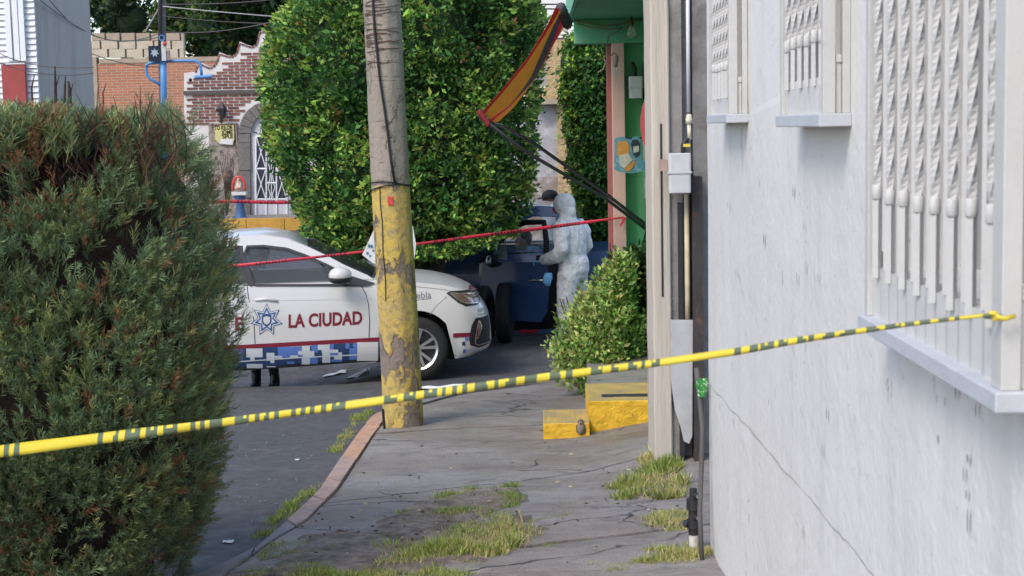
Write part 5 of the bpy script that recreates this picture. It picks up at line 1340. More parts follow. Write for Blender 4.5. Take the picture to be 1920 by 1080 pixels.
    def decal(s, name, polys, m, parent, eps=.004, side=None, lim=.045):
        mb = MB(); f = s.fm(eps, side)
        def rec(a, b, c, d):
            L = max((a-b).length, (b-c).length, (c-a).length)
            if d < 5 and L > lim:
                if L == (a-b).length: m_ = (a+b)/2; rec(a, m_, c, d+.5); rec(m_, b, c, d+.5)
                elif L == (b-c).length: m_ = (b+c)/2; rec(a, b, m_, d+.5); rec(a, m_, c, d+.5)
                else: m_ = (c+a)/2; rec(a, b, m_, d+.5); rec(m_, b, c, d+.5)
            else: mb.add([f(a.x, a.y), f(b.x, b.y), f(c.x, c.y)], [(0, 1, 2)])
        for p in polys:
            P = [Vector((x, z)) for x, z in p]
            for t in tessellate_polygon([[Vector((x, z, 0)) for x, z in p]]): rec(P[t[0]], P[t[1]], P[t[2]], 0)
        return mb.build(name, m, parent, local=True)
    def dense(s, p, n=6):
        out = []
        for (a, b), (c, d) in zip(p, p[1:]+p[:1]):
            for i in range(n): out.append((a+(c-a)*i/n, b+(d-b)*i/n))
        return out
    def strip(s, name, pts, wd, m, parent, eps=.004):
        """thin band along a polyline on the near side"""
        mb = MB(); f = s.fm(eps); vs = []
        for i, (x, z) in enumerate(pts):
            a = pts[max(0, i-1)]; b = pts[min(len(pts)-1, i+1)]; dx, dz = b[0]-a[0], b[1]-a[1]; L = math.hypot(dx, dz)+1e-9
            vs += [f(x-dz/L*wd/2, z+dx/L*wd/2), f(x+dz/L*wd/2, z-dx/L*wd/2)]
        mb.add(vs, [(2*i, 2*i+1, 2*i+3, 2*i+2) for i in range(len(pts)-1)]); return mb.build(name, m, parent, local=True)
m_tyre = mat('tyre', (.014, .014, .015), .8, .2, 20); m_alloy = mat('alloy', (.62, .62, .63), .3, .05, metal=.9); m_hub = mat('wheel_dark', (.03, .03, .032), .5)
def wheel(root, x, y, r, out, w=.2, steer=0):
    """out=+-1 is the outer side"""
    t = MB(); h = w/2; t.lathe([(r*.66, -h), (r*.8, -h*1.05), (r*.95, -h*.9), (r, -h*.6), (r, h*.6), (r*.95, h*.9), (r*.8, h*1.05), (r*.66, h)], (0, 0, 0), 40, 'y')
    o = t.build('wheel', m_tyre, root, local=True, smooth=True); o.location = (x, y, r); o.rotation_euler = (0, 0, R(steer))
    rim = MB(); yo = h*.8*out
    rim.lathe([(r*.68, h*out), (r*.66, yo), (r*.6, yo*.8), (r*.58, -h*.6*out)], (0, 0, 0), 36, 'y')
    for k in range(5):
        for da in (-.13, .13):
            a = 2*math.pi*k/5+da+.3; a2 = 2*math.pi*k/5+da*1.9+.3
            p0 = Vector((math.cos(a)*r*.12, yo*.75, math.sin(a)*r*.12)); p1 = Vector((math.cos(a2)*r*.66, yo*.85, math.sin(a2)*r*.66)); d = (p1-p0).normalized(); s_ = d.cross(Vector((0, 1, 0)))*r*.048
            rim.prism([p0+s_*.8, p1+s_, p1-s_, p0-s_*.8], (0, -.02*out, 0))
    rim.lathe([(0, yo*.82), (r*.13, yo*.8), (r*.16, yo*.65), (r*.16, yo*.3)], (0, 0, 0), 16, 'y')
    rim.build('rim', m_alloy, o, local=True, auto=30)
    MB().lathe([(0, yo*.15), (r*.6, yo*.15)], (0, 0, 0), 28, 'y').build('brake', m_hub, o, local=True)
    return o
def seat(root, x, y, m, z=.25):
    mb = MB(); mb.box((x-.22, y-.24, z), (x+.28, y+.24, z+.26)); mt_ = Matrix.Translation((x-.22, y, z+.2)) @ Matrix.Rotation(R(-14), 4, 'Y'); mb.box((-.07, -.23, 0), (.07, .23, .6), mtx=mt_)
    o = mb.build('seat', m, root, local=True, bevel=.05); mb = MB(); mb.ell(mt_ @ Vector((0, 0, .74)), (.055, .13, .1), 12); mb.tube([mt_ @ Vector((0, 0, .58)), mt_ @ Vector((0, 0, .72))], .02, 6); mb.build('headrest', m, o, local=True, smooth=True)
m_seat = mat('seat_fabric', (.03, .03, .033), .9, .2, 20)
def interior(c, x0, x1, zf=.22):
    MB().box((x0, -c.W+.12, zf), (x1, c.W-.12, zf+.03)).build('floor', m_dark, c.root, local=True)
    o = MB().box((x1-.02, -c.W+.13, zf+.04), (x1+.3, c.W-.13, c.zbelt-.07)).build('dashboard', m_dark, c.root, local=True, bevel=.05)
    return o

# ---------------- police car
PW = G(782, 713, gz); yaw = R(9)
W1 = .865
M1 = Matrix.Translation(PW) @ Matrix.Rotation(yaw, 4, 'Z') @ Matrix.Translation((0, W1-.1, 0))
pc = thing('police_car', 'white police sedan with maroon lettering and blue pixel camouflage sills', 'car', M1.translation, yaw)
c1 = Car(pc, Matrix.Translation(M1.translation) @ Matrix.Rotation(yaw, 4, 'Z'), W1, .30, [(.2, .6), (.27, .80), (.33, .83), (.5, .82), (.66, .79), (.74, .74), (.80, .70), (9, .66)], -3.3, [(.2, -3.5), (.3, -3.62), (.5, -3.65), (.9, -3.6), (9, -3.55)],
         [(-4, 1.06), (-3.0, 1.08), (-2.6, 1.04), (-1.5, 1.02), (-.6, 1.02), (-.42, 1.035), (0, .995), (.29, .955), (.5, .90), (.6, .855), (.66, .825)], [(-3.6, .3), (-3.2, .22), (-2.2, .19), (-.4, .205), (.3, .205), (.6, .22)], [(0, .33, .385), (-2.65, .33, .385)], -1, 1.02, .42)
c1.cowl = (-.42, -2.85)
m_pw = mat('police_white', (.56, .55, .545), .3, .03, 3, coat=.6)
m_mar = mat('maroon_vinyl', (.17, .012, .028), .35, .05); m_navy = mat('navy_vinyl', (.022, .05, .13), .35, .06); m_midb = mat('blue_vinyl', (.09, .17, .45), .35, .06); m_silv = mat('silver_vinyl', (.5, .53, .56), .35, .06)
c1.shell(m_pw)
X = c1.px
# roofline from boot round to the cowl
rl = [(-2.85, 1.03), (-2.6, 1.18), (-2.35, 1.34), (-2.1, 1.44)]+[X(px, py, .62) for px, py in ((445, 447), (494, 444), (538, 450), (577, 463), (610, 478), (645, 496), (687, 514))]+[(-.40, 1.03)]
rl[4] = (rl[4][0], rl[4][1])
bz = 1.045
def gx(px, py): return X(px, py, .72)
wfront = [gx(478, 533), gx(457, 478), gx(463, 463), gx(494, 462), gx(538, 467), gx(575, 480), gx(612, 496), gx(640, 510), gx(665, 524), gx(672, 532)]
wrear = [(-2.62, 1.07), (-2.45, 1.2), (-2.28, 1.31), (-2.1, 1.385), gx(449, 463), gx(448, 480), gx(468, 533)]
c1.green(rl, [wfront, wrear], m_pw, m_cglass, [(0, 3, 'rear_window', m_cglass2), (3, 7, 'roof', m_pw), (7, 11, 'windscreen', m_cglass2)])
# dark trims round the window, mirror triangle, belt moulding
def trim(pts, wd, m=m_dark, nm='window_trim'):
    mb = MB(); vs = []
    for i, (x, z) in enumerate(pts):
        a = pts[max(0, i-1)]; b = pts[min(len(pts)-1, i+1)]; dx, dz = b[0]-a[0], b[1]-a[1]; L = math.hypot(dx, dz)+1e-9
        for s in (1, -1): xx, zz = x-dz/L*wd/2*s, z+dx/L*wd/2*s; vs.append((xx, -(c1.gh(xx, zz)+.021), zz))
    mb.add(vs, [(2*i, 2*i+1, 2*i+3, 2*i+2) for i in range(len(pts)-1)]); mb.build(nm, m, pc, local=True)
trim(wfront[1:]+[wfront[0]], .022); trim([gx(474, 534), gx(452, 478), gx(450, 462)], .05, m_dark, 'b_pillar'); trim(wrear, .02)
mb = MB(); mb.poly([gx(640, 511), gx(703, 529), gx(690, 534), gx(655, 534), gx(650, 520)], lambda x, z: (x, -(c1.gh(x, z)+.023), z)); mb.build('mirror_patch', m_dark, pc, local=True)
c1.strip('belt_trim', [X(455, 536), X(560, 537), X(688, 537)], .012, m_dark, pc)
c1.strip('panel_gap', [X(678, 536), X(686, 552), X(691, 570), X(693, 600), X(692, 630), X(689, 664)], .008, m_dark, pc)
c1.strip('panel_gap', [X(463, 538), X(466, 560), X(476, 600), X(478, 640), X(481, 672)], .008, m_dark, pc)
c1.strip('body_crease', [X(440, 564), X(560, 563), X(700, 561), X(790, 559)], .007, m_silv, pc)
c1.strip('bonnet_gap', [X(725, 536), X(780, 538), X(835, 544), X(866, 553)], .006, m_grey, pc)
c1.strip('fender_gap', [X(838, 556), X(818, 574), X(806, 590)], .005, m_grey, pc)
hz = MB(); a = X(478, 561); b = X(520, 565); f = c1.fm(.016); hz.tube([f(a[0], a[1]-.01), f((a[0]+b[0])/2, a[1]-.004), f(b[0], b[1]-.0)], [.012, .016, .012], 8); hz.build('door_handle', m_pw, pc, local=True, smooth=True)
# mirror
mx = X(638, 517, 1.02); mb = MB(); mb.ell((mx[0], -1.0, mx[1]), (.115, .085, .085), 14); mo = mb.build('mirror', [m_pw], pc, local=True, smooth=True)
mb = MB(); mb.ell((mx[0]+.0, -.995, mx[1]-.03), (.118, .09, .06), 14); mb.tube([(mx[0]+.02, -.9, mx[1]-.06), (mx[0]+.05, -.76, mx[1]-.07)], .025, 6); mb.build('mirror_base', m_dark, mo, local=True, smooth=True)
# livery
def band(xa, xb, ya, yb, dh, nm):
    p = [X(xa+(xb-xa)*i/10, ya+(yb-ya)*i/10) for i in range(11)]+[X(xb-(xb-xa)*i/10, yb+dh+(ya-yb)*i/10) for i in range(11)]
    return c1.decal(nm, [p], m_mar, pc)
band(300, 716, 655, 632, 8, 'maroon_stripe'); band(849, 882, 625, 624, 8, 'maroon_stripe')
# pixel camouflage: (x0,x1,y0,y1,colour) read at scale 5.4 from (420,560)
camo = [(105,190,510,640,1),(190,225,505,740,0),(225,390,505,560,2),(225,390,560,595,2),(265,310,595,632,2),(225,265,595,640,0),(310,390,595,640,0),(228,390,665,712,2),(228,390,640,665,0),(390,545,490,700,0),(430,510,548,632,2),(510,590,580,605,2),(470,510,632,656,2),(430,520,690,702,2),(545,780,488,600,1),(545,780,600,690,0),(670,750,575,605,2),(640,710,640,668,1),(780,790,480,680,1),(790,870,478,530,2),(750,915,530,568,2),(795,915,568,600,2),(790,870,600,672,2),(870,950,600,665,1),(915,990,545,600,0),(885,950,470,545,1),(950,1070,466,520,2),(990,1155,515,550,2),(995,1075,550,655,2),(1075,1110,460,515,1),(1075,1150,550,580,1),(1110,1230,455,510,0),(1155,1195,545,620,2),(1115,1195,580,620,2),(1195,1270,505,640,0),(1080,1195,620,645,1),(1230,1270,450,505,1),(1270,1345,450,640,1),(1270,1310,450,500,0),(1350,1560,440,635,3),(1430,1470,490,525,0),(1395,1430,575,605,1),(1345,1352,450,640,1)]
cm = [m_navy, m_midb, m_silv, m_pw]
base = [X(436+ (712-436)*i/14, 656+(642-656)*i/14) for i in range(15)]+[X(712-(712-436)*i/14, 672+(692-672)*i/14) for i in range(15)]
base2 = [X(300+(440-300)*i/5, 664-8*i/5) for i in range(6)]+[X(440-140*i/5, 694+8*i/5) for i in range(6)]
livery = c1.decal('blue_camouflage', [base2[:6]+base[:15]+base[15:]+base2[6:]], m_navy, pc, .0045, lim=.05)
for ci in range(4):
    ps = []
    for j, (a, b, c, d, q) in enumerate(camo):
        if q != ci: continue
        ps.append([X(420+x/5.4, 560+y/5.4) for x, y in ((a, c), (b, c), (b, d), (a, d))])
    for j, p in enumerate(ps): c1.decal('camouflage_block', [p], cm[ci], livery, .0065+.0004*(j % 5)+.001*ci, lim=.05)
fp = lambda *pts: [X(840+x/7.72, 540+y/7.72) for x, y in pts]
for q in (fp((245, 712), (290, 712), (290, 770), (245, 770)), fp((215, 895), (262, 893), (262, 948), (215, 950))): c1.decal('camouflage_block', [q], m_midb, livery, .005)
c1.decal('camouflage_block', [fp((200, 780), (248, 780), (248, 835), (200, 835))], m_navy, livery, .005)
c1.strip('sill_line', [X(442, 679), X(560, 671), X(706, 664)], .012, m_silv, pc, .011)
c1.strip('black_sill', [X(300, 706), X(442, 694), X(560, 686), X(712, 675)], .035, m_dark, pc, .008)
def write(body, x0, y0, x1, y1, hpx, m, nm, bold):
    """text from pixel baseline start to end"""
    vs, fs = textmesh(body, 1.0, bold); a = Vector(X(x0, y0)); b = Vector(X(x1, y1)); xm = min(v[0] for v in vs); wd = max(v[0] for v in vs)-xm; hh = max(v[1] for v in vs)
    ax = (b-a)/wd; h = (Vector(X(x0, y0-hpx))-a)/hh; f = c1.fm(.0065)
    return MB().add([f(*(a+ax*(v[0]-xm)+h*v[1])) for v in vs], fs).build(nm, m, pc, local=True)
write('LA CIUDAD', 541, 614, 679, 607, 24.5, m_mar, 'lettering', .03); write('E', 441, 619, 456, 618, 24, m_mar, 'lettering', .03)
write('Puebla', 763, 561, 809, 558.5, 12, mat('grey_vinyl', (.2, .2, .21), .4), 'lettering', .005)
c1.strip('lettering_rule', [X(782, 563), X(809, 560)], .006, MATS['grey_vinyl'], pc)
# seven pointed badge
def badge(r0, r1, m, nm, e, n=7): 
    p = [X(500+x, 600-z*1.02) for x, z in star(0, 0, r0, r1, n)]; return c1.decal(nm, [p], m, bd, e)
bd = c1.decal('badge', [[X(500+x, 600-z) for x, z in star(0, 0, 31, 17.5, 7)]], m_navy, pc, .0075)
badge(28, 16, m_silv, 'badge_star', .0085); badge(23.5, 13.5, m_navy, 'badge_star', .0095); badge(19.5, 11.5, m_midb, 'badge_star', .0105); badge(16.5, 10.5, m_silv, 'badge_star', .0112)
sh = [(-9, 9), (0, 12), (9, 9), (9.5, -3), (6, -9), (0, -12), (-6, -9), (-9.5, -3)]
c1.decal('badge_shield', [[X(500+x, 600-z) for x, z in sh]], m_navy, bd, .012); c1.decal('badge_shield', [[X(500+x*.68, 600.5-z*.66) for x, z in sh]], m_pw, bd, .0132)
c1.decal('badge_mark', [[X(500+x, 601-z) for x, z in ((-4.5, -1), (0, .5), (4.5, -1), (3, -4), (-3, -4))]], m_silv, bd, .0145)
# headlamp, fog lamp bezel
hl = c1.decal('headlamp', [c1.dense([X(*p) for p in ((836.5, 550), (844, 546), (879, 545), (898, 548), (908, 558), (907, 568), (899, 574), (873.5, 575), (859, 568))], 4)], m_dark, pc, .004)
c1.decal('lamp_lens', [c1.dense([X(*p) for p in ((843, 551), (878, 548.5), (896, 551), (904, 559), (901, 570), (874, 571), (862, 565))], 4)], mat('lamp_lens', (.16, .1, .085), .12, .3, 30, spec=.9), hl, .008)
m_chr = mat('rose_chrome', (.62, .52, .46), .2, .05, metal=.8)
for pts in (((842, 550), (860, 550.5), (900, 553)), ((845, 552), (864, 566.5), (874, 569), (899, 570.5)), ((868, 554.5), (888, 569)), ((869, 554), (884, 562), (889, 569))): c1.strip('lamp_chrome', c1.dense([X(*p) for p in pts], 5)[:-5]+[X(*pts[-1])], .009, m_chr, hl, .012)
c1.decal('bonnet_edge', [c1.dense([X(*p) for p in ((881, 535.5), (888, 538.5), (900, 547), (879, 545))], 4)], m_mar, pc, .007)
fg = c1.decal('fog_bezel', [c1.dense([X(*p) for p in ((893, 598), (923, 597), (926, 613), (924, 640), (928, 649), (900, 654), (882, 648), (879, 636), (885, 610))], 4)], m_black, pc, .004)
for pts in (((899, 603), (893, 625), (891, 645), (897, 649), (926, 646)), ((900, 603), (905, 615), (896, 637)), ((899, 604), (895, 637))): c1.strip('fog_chrome', c1.dense([X(*p) for p in pts], 5)[:-5]+[X(*pts[-1])], .01, m_chr, fg, .01)
c1.decal('fog_reflector', [[X(*p) for p in ((899, 605), (904, 615), (898, 632), (895, 636), (896, 620))]], MATS['lamp_lens'], fg, .012)
# small illegible unit number on the bumper corner
for r_, (y, h, n) in enumerate(((581, 7, 8), (591, 2.5, 10))):
    c1.decal('unit_number', [[X(898+i*(26/n)+a, y+b) for a, b in ((0, 0), (1.6, 0), (1.6, h), (0, h))] for i in range(n)], MATS['grey_vinyl'], pc, .006)
c1.strip('bumper_lip', [X(852, 668), X(890, 665), X(915, 660), X(928, 655)], .02, m_silv, pc, .004)
mb = MB(); mb.box((-3.4, -W1+.3, .17), (.5, W1-.3, .62)); mb.build('underbody', m_black, pc, local=True)
for xc in (0, -2.65):
    for s in (1, -1):
        mb = MB(); mb.add([(xc+.4*math.cos(t), yy, .33+.4*math.sin(t)) for yy in (s*(W1-.03), s*(W1-.33)) for t in [math.pi*k/14 for k in range(15)]], [(k, k+1, k+16, k+15) for k in range(14)]); mb.build('wheel_housing', m_black, pc, local=True)
for x in (0, -2.65):
    for s in (1, -1): wheel(pc, x, s*(W1-.11), .325, s)
interior(c1, -2.5, -.55)
seat(pc, -1.35, -.37, m_seat, .3); seat(pc, -1.35, .37, m_seat, .3); MB().box((-2.45, -.65, .3), (-2.2, .65, .95)).build('rear_seat', m_seat, pc, local=True, bevel=.05)
mb = MB(); ct = Vector((-.82, .37, .95)); mb.tube([ct+Matrix.Rotation(R(-25), 3, 'Y') @ Vector((0, .18*math.cos(t), .18*math.sin(t))) for t in [k*.3307 for k in range(20)]], .016, 6, False); mb.build('steering_wheel', m_dark, pc, local=True, smooth=True)
MB().box((-3.675, -.25, .55), (-3.655, .25, .68)).build('number_plate', m_white, pc, local=True)

# ---------------- blue car behind
W2 = .86; PW2 = G(798, 640, gz); yb = R(180)
org = Vector((PW2.x, PW2.y+W2, gz(PW2.x, PW2.y)))
bc = thing('blue_car', 'dark blue car with its front door open, facing left behind the police car', 'car', org, yb)
M2 = Matrix.Translation(org) @ Matrix.Rotation(yb, 4, 'Z')
c2 = Car(bc, M2, W2, .35, [(.25, .72), (.35, .82), (.6, .84), (.8, .78), (9, .7)], -3.2, [(.3, -3.45), (.5, -3.52), (.9, -3.5), (9, -3.45)],
         [(-4, 1.08), (-1, 1.04), (-.4, 1.05), (.0, 1.0), (.4, .93), (.7, .84)], [(-3.6, .32), (-2, .24), (.5, .26)], [(0, .34, .41), (-2.62, .34, .41)], 1, 1.04, .3)
c2.cowl = (-.4, -1.98)
m_blue = mat('dark_blue_paint', (.03, .065, .17), .28, .08, 3, coat=.7)
c2.shell(m_blue)
rl2 = [(-2.0, 1.06), (-1.95, 1.3), (-1.86, 1.48), (-1.68, 1.57), (-1.4, 1.6), (-1.18, 1.56), (-1.02, 1.46), (-.7, 1.26), (-.38, 1.06)]
w2f = [(-1.66, 1.08), (-1.63, 1.48), (-1.34, 1.49), (-1.12, 1.4), (-.85, 1.22), (-.62, 1.09)]; w2r = [(-1.9, 1.09), (-1.86, 1.3), (-1.76, 1.44), (-1.72, 1.44), (-1.74, 1.09)]
m_cg3 = carglass('clear_car_glass', .18, (.4, .45, .45))
c2.green(rl2, [w2f, w2r], m_blue, m_cg3, [(0, 2, 'rear_window', m_cg3), (2, 5, 'roof', m_blue), (5, 8, 'windscreen', m_cg3)])
for x in (0, -2.62):
    for s in (1, -1): wheel(bc, x, s*(W2-.11), .34, s)
mb = MB(); mb.box((-3.2, -W2+.3, .2), (.5, W2-.3, .62)); mb.build('underbody', m_black, bc, local=True)
op = [c2.px(*p) for p in ((900, 500), (1046, 490), (1046, 622), (905, 622))]
c2.decal('dark_interior_decal', [op], m_black, bc, .004)  # black decal on the closed body stands in for the shaded interior
c2.strip('sill_reflection', [c2.px(935, 628), c2.px(985, 626), c2.px(1045, 622)], .06, mat('sill_reflection_blue', (.2, .34, .62), .2, .1, metal=.3), bc, .02)  # sill strip with its light blue reflections put into the colour
rg = MB(); a = c2.px(972, 618); b = c2.px(1008, 625); rg.box((b[0], W2-.02, b[1]), (a[0], W2+.06, a[1])); ro = thing('red_bag', 'small red cloth lying on the blue car sill', 'bag', M2 @ Vector((a[0], W2, a[1]-.03)))
mm = M2; mb = MB(); 
for k in range(5): mb.ell(mm @ Vector((a[0]-.03-.045*k, W2+.04, b[1]+.03+.006*math.sin(k*2))), (.04, .03, .027), 10)
bo = mb.build('cloth', mat('red_cloth', (.42, .015, .03), .7, .25, 30), ro, smooth=True); rm = bo.modifiers.new('r', 'REMESH'); rm.mode = 'VOXEL'; rm.voxel_size = .012; rm.use_smooth_shade = True
interior(c2, -2.6, -.6, .3); seat(bc, -1.55, .36, m_seat, .36); seat(bc, -1.55, -.36, m_seat, .36)
# open front door, hinged at its leading edge
H = c2.px(897, 520); dh = 1.02; ang = R(38)
door = bpy.data.objects.new('door', None)
dm = MB(); th = .07
def D(u, z, o=0):   # u back along the door from the hinge
    return (H[0]-u*math.cos(ang)+o*math.sin(ang)*-1, W2-.02+u*math.sin(ang)+o*math.cos(ang), z)
lower = [(0, .34), (.12, .28), (.9, .28), (1.0, .42), (1.03, .7), (1.02, 1.0), (0.02, .97), (-.01, .7)]
def dpl(nm, pts, m, o0, o1, parent=bc):
    mb = MB(); A = [Vector(D(u, z, o0)) for u, z in pts]; B = [Vector(D(u, z, o1)) for u, z in pts]; n = len(pts); tri = tessellate_polygon([[Vector((u, z, 0)) for u, z in pts]])
    mb.add(A+B, [tuple(t) for t in tri]+[tuple(i+n for i in t[::-1]) for t in tri]+[(i, (i+1) % n, (i+1) % n+n, i+n) for i in range(n)]); return mb.build(nm, m, parent, local=True, bevel=.006)
dr2 = dpl('door', lower, m_blue, 0, th)
dpl('door_lining', [(u*.96+.02, z*.95+.03) for u, z in lower], m_black, -.03, -.002, dr2)
def bars(pts, w, nm, m): MB().tube([D(u, z, th*.4) for u, z in pts], w, 6).build(nm, m, dr2, local=True)
bars([(.0, .97), (.3, 1.2), (.55, 1.4), (.72, 1.46), (1.0, 1.47), (1.03, 1.25), (1.02, 1.0)], .035, 'window_frame', m_black)
mb = MB(); jag = [(.06, 1.0), (.1, 1.07), (.2, 1.06), (.26, 1.12), (.3, 1.1), (.34, 1.2), (.37, 1.17), (.42, 1.3), (.44, 1.0)]
mb.poly(jag, lambda u, z: D(u, z, th*.4)); mb.build('broken_glass', carglass('cracked_glass', .5, (.5, .58, .58)), dr2, local=True)
mb = MB(); mb.tube([D(.72, .77, th+.02), D(.82, .785, th+.035), D(.94, .785, th+.02)], [.013, .018, .015], 8); mb.build('handle', m_steel, dr2, local=True, smooth=True)
c = Vector(D(.08, .99, th+.12)); mb = MB(); mb.ell(c, (.07, .1, .085), 12); mo = mb.build('mirror', m_black, dr2, local=True, smooth=True)
mb = MB(); mb.ell(c+Vector((.035, .03, 0)), (.05, .075, .07), 12); mb.build('mirror_cap', m_steel, mo, local=True, smooth=True)
# tyres standing between the two cars
for (px, py, steer, lb) in ((948, 641, 84, 'black tyre standing upright edge on against the blue car door'), (906, 648, 78, 'black tyre standing behind the nose of the police car')):
    g = G(px, py, gz); t = thing('tyre', lb, 'tyre', (g.x, g.y, gz(g.x, g.y)), R(steer)); r_ = .355; h = .08
    MB().lathe([(r_*.62, -h*.9), (r_*.78, -h*1.05), (r_*.95, -h*.95), (r_, -h*.7), (r_, h*.7), (r_*.95, h*.95), (r_*.78, h*1.05), (r_*.62, h*.9), (r_*.6, 0), (r_*.62, -h*.9)], (0, 0, r_), 36, 'y').build('carcass', m_tyre, t, local=True, smooth=True)
    for yy in (-.05, 0, .05): MB().lathe([(r_+.001, yy-.008), (r_+.004, yy), (r_+.001, yy+.008)], (0, 0, r_), 36, 'y').build('tread_rib', m_black, t, local=True)
# ------------------------------------------------------------ people
def rem(o, vox, it=6, disp=0, dscale=.08):
    m = o.modifiers.new('r', 'REMESH'); m.mode = 'VOXEL'; m.voxel_size = vox; m.use_smooth_shade = True
    s = o.modifiers.new('sm', 'SMOOTH'); s.iterations = it; s.factor = .5
    if disp:
        t = bpy.data.textures.get('folds') or bpy.data.textures.new('folds', 'CLOUDS'); t.noise_scale = dscale; t.noise_depth = 2
        d = o.modifiers.new('d', 'DISPLACE'); d.texture = t; d.strength = disp; d.mid_level = .5; d.texture_coords = 'GLOBAL'
    return o
def rings(mb, rows, n=16):
    """rows (x, y, z, rx, ry)"""
    vs = [(x+rx*math.cos(2*math.pi*k/n), y+ry*math.sin(2*math.pi*k/n), z) for x, y, z, rx, ry in rows for k in range(n)]
    fs = [(i*n+k, i*n+(k+1) % n, (i+1)*n+(k+1) % n, (i+1)*n+k) for i in range(len(rows)-1) for k in range(n)]+[tuple(range(n-1, -1, -1)), tuple((len(rows)-1)*n+k for k in range(n))]
    mb.add(vs, fs)
def hand(name, p, d, up, m, root, sc=1.0):
    """a loosely closed hand at p pointing along d; five fingers"""
    d = Vector(d).normalized(); up = (Vector(up)-d*Vector(up).dot(d)).normalized(); s = d.cross(up); p = Vector(p); mb = MB()
    mt = Matrix((d, s, up)).transposed().to_4x4()
    mb.ell(p+d*.045*sc, (.055*sc, .042*sc, .02*sc), 12, mtx=mt)
    for k, L in enumerate((.066, .078, .072, .056)):
        o = p+d*.085*sc+s*(.031-.021*k)*sc; mb.tube([o-d*.02*sc, o+d*L*.45*sc, o+d*L*.75*sc-up*.022*sc, o+d*L*.6*sc-up*.046*sc], [.0095*sc, .0095*sc, .009*sc, .0075*sc], 7)
    o = p+d*.03*sc+s*.038*sc; mb.tube([o, o+s*.022*sc+d*.025*sc-up*.01*sc, o+s*.014*sc+d*.055*sc-up*.03*sc], [.012*sc, .0105*sc, .0085*sc], 7)
    return rem(mb.build(name, m, root, local=True), .006, 2)
m_suit = mat('white_coverall', (.82, .82, .82), .45, .06, 12, .09, 9, stretch=(1, 1, .5))
g = G(1072, 645, gz); ps = thing('person', 'person in a hooded white coverall standing at the open blue car door', 'person', g, R(-32)); k = 1.02
mb = MB()
rings(mb, [(.03, 0, .78, .15, .2), (.05, 0, .88, .17, .215), (.05, 0, .98, .165, .205), (.03, 0, 1.05, .15, .195), (.02, 0, 1.15, .165, .215), (.0, 0, 1.3, .17, .23), (-.02, 0, 1.42, .15, .22), (-.03, 0, 1.48, .1, .14), (-.045, 0, 1.53, .085, .09), (-.05, 0, 1.58, .1, .1)])
mb.ell((-.065, 0, 1.645), (.135, .118, .14), 16); mb.ell((-.03, 0, 1.56), (.115, .11, .1), 14)
for s, fx in ((-1, -.02), (1, .05)):
    mb.tube([(.03, s*.1, .86), (.02, s*.125, .62), (.015+fx, s*.13, .46), (.03+fx, s*.13, .25), (.02+fx, s*.13, .07)], [.135, .12, .1, .092, .085], 14)
    mb.tube([(-.02, s*.17, 1.42), (.03, s*.25, 1.3), (.055, s*.285, 1.14), (-.02, s*.27, 1.06), (-.2, s*.2, 1.01), (-.29, s*.16, .99)], [.1, .1, .086, .085, .07, .055], 14)
body = rem(mb.build('coverall', m_suit, ps, local=True), .015, 4, .03, .05)
mb = MB(); mb.ell((-.115, 0, 1.635), (.085, .083, .105), 16); mb.ell((-.205, 0, 1.62), (.018, .016, .024), 8); mb.ell((-.185, 0, 1.565), (.03, .04, .035), 10); rem(mb.build('face', m_skin, ps, local=True), .009, 3)
mb = MB(); mb.ell((-.18, 0, 1.59), (.045, .062, .05), 12); mb.build('face_mask', mat('mask_red_brown', (.4, .14, .1), .7), body, local=True, smooth=True)
for s in (-1, 1):
    mb = MB(); mb.ell((-.192, s*.036, 1.648), (.01, .016, .009), 8); mb.build('eye', m_dark, ps, local=True, smooth=True)
hand('glove', (-.28, -.16, .985), (-1, .25, -.1), (0, 0, 1), m_blueglove, ps); hand('glove', (-.28, .16, .985), (-1, -.25, -.1), (0, 0, 1), m_blueglove, ps)
for s, fx in ((-1, -.02), (1, .05)):
    mb = MB(); rings(mb, [(-.04+fx, s*.13, .0, .15, .055), (-.04+fx, s*.13, .035, .155, .058), (-.02+fx, s*.13, .07, .13, .055), (.02+fx, s*.13, .11, .085, .06)]); rem(mb.build('shoe', mat('beige_shoe_cover', (.42, .37, .31), .7, .15, 14), ps, local=True), .012, 3)
wm = Matrix.Translation(g) @ Matrix.Rotation(R(-32), 4, 'Z'); cp = wm @ Vector((-.39, .0, .99))
o = thing('camera', 'black handheld camera held by the person in white', 'camera', cp)
MB().box(cp+Vector((-.07, -.06, -.05)), cp+Vector((.07, .05, .05))).build('camera_body', m_black, o, bevel=.012); MB().tube([cp+Vector((0, -.06, 0)), cp+Vector((-.02, -.13, -.01))], [.04, .045], 14).build('lens', m_dark, o, auto=40)
o = thing('glove_bag', 'light blue glove hanging at the waist of the person in white', 'glove', U(1027, 540, g.y-.25))
mb = MB(); q = U(1027, 520, g.y-.25); rings(mb, [(q.x, q.y, q.z-.1, .025, .02), (q.x-.01, q.y, q.z-.05, .05, .03), (q.x, q.y, q.z, .055, .03), (q.x+.01, q.y, q.z+.05, .04, .025)]); mb.build('glove', m_blueglove, o, smooth=True)

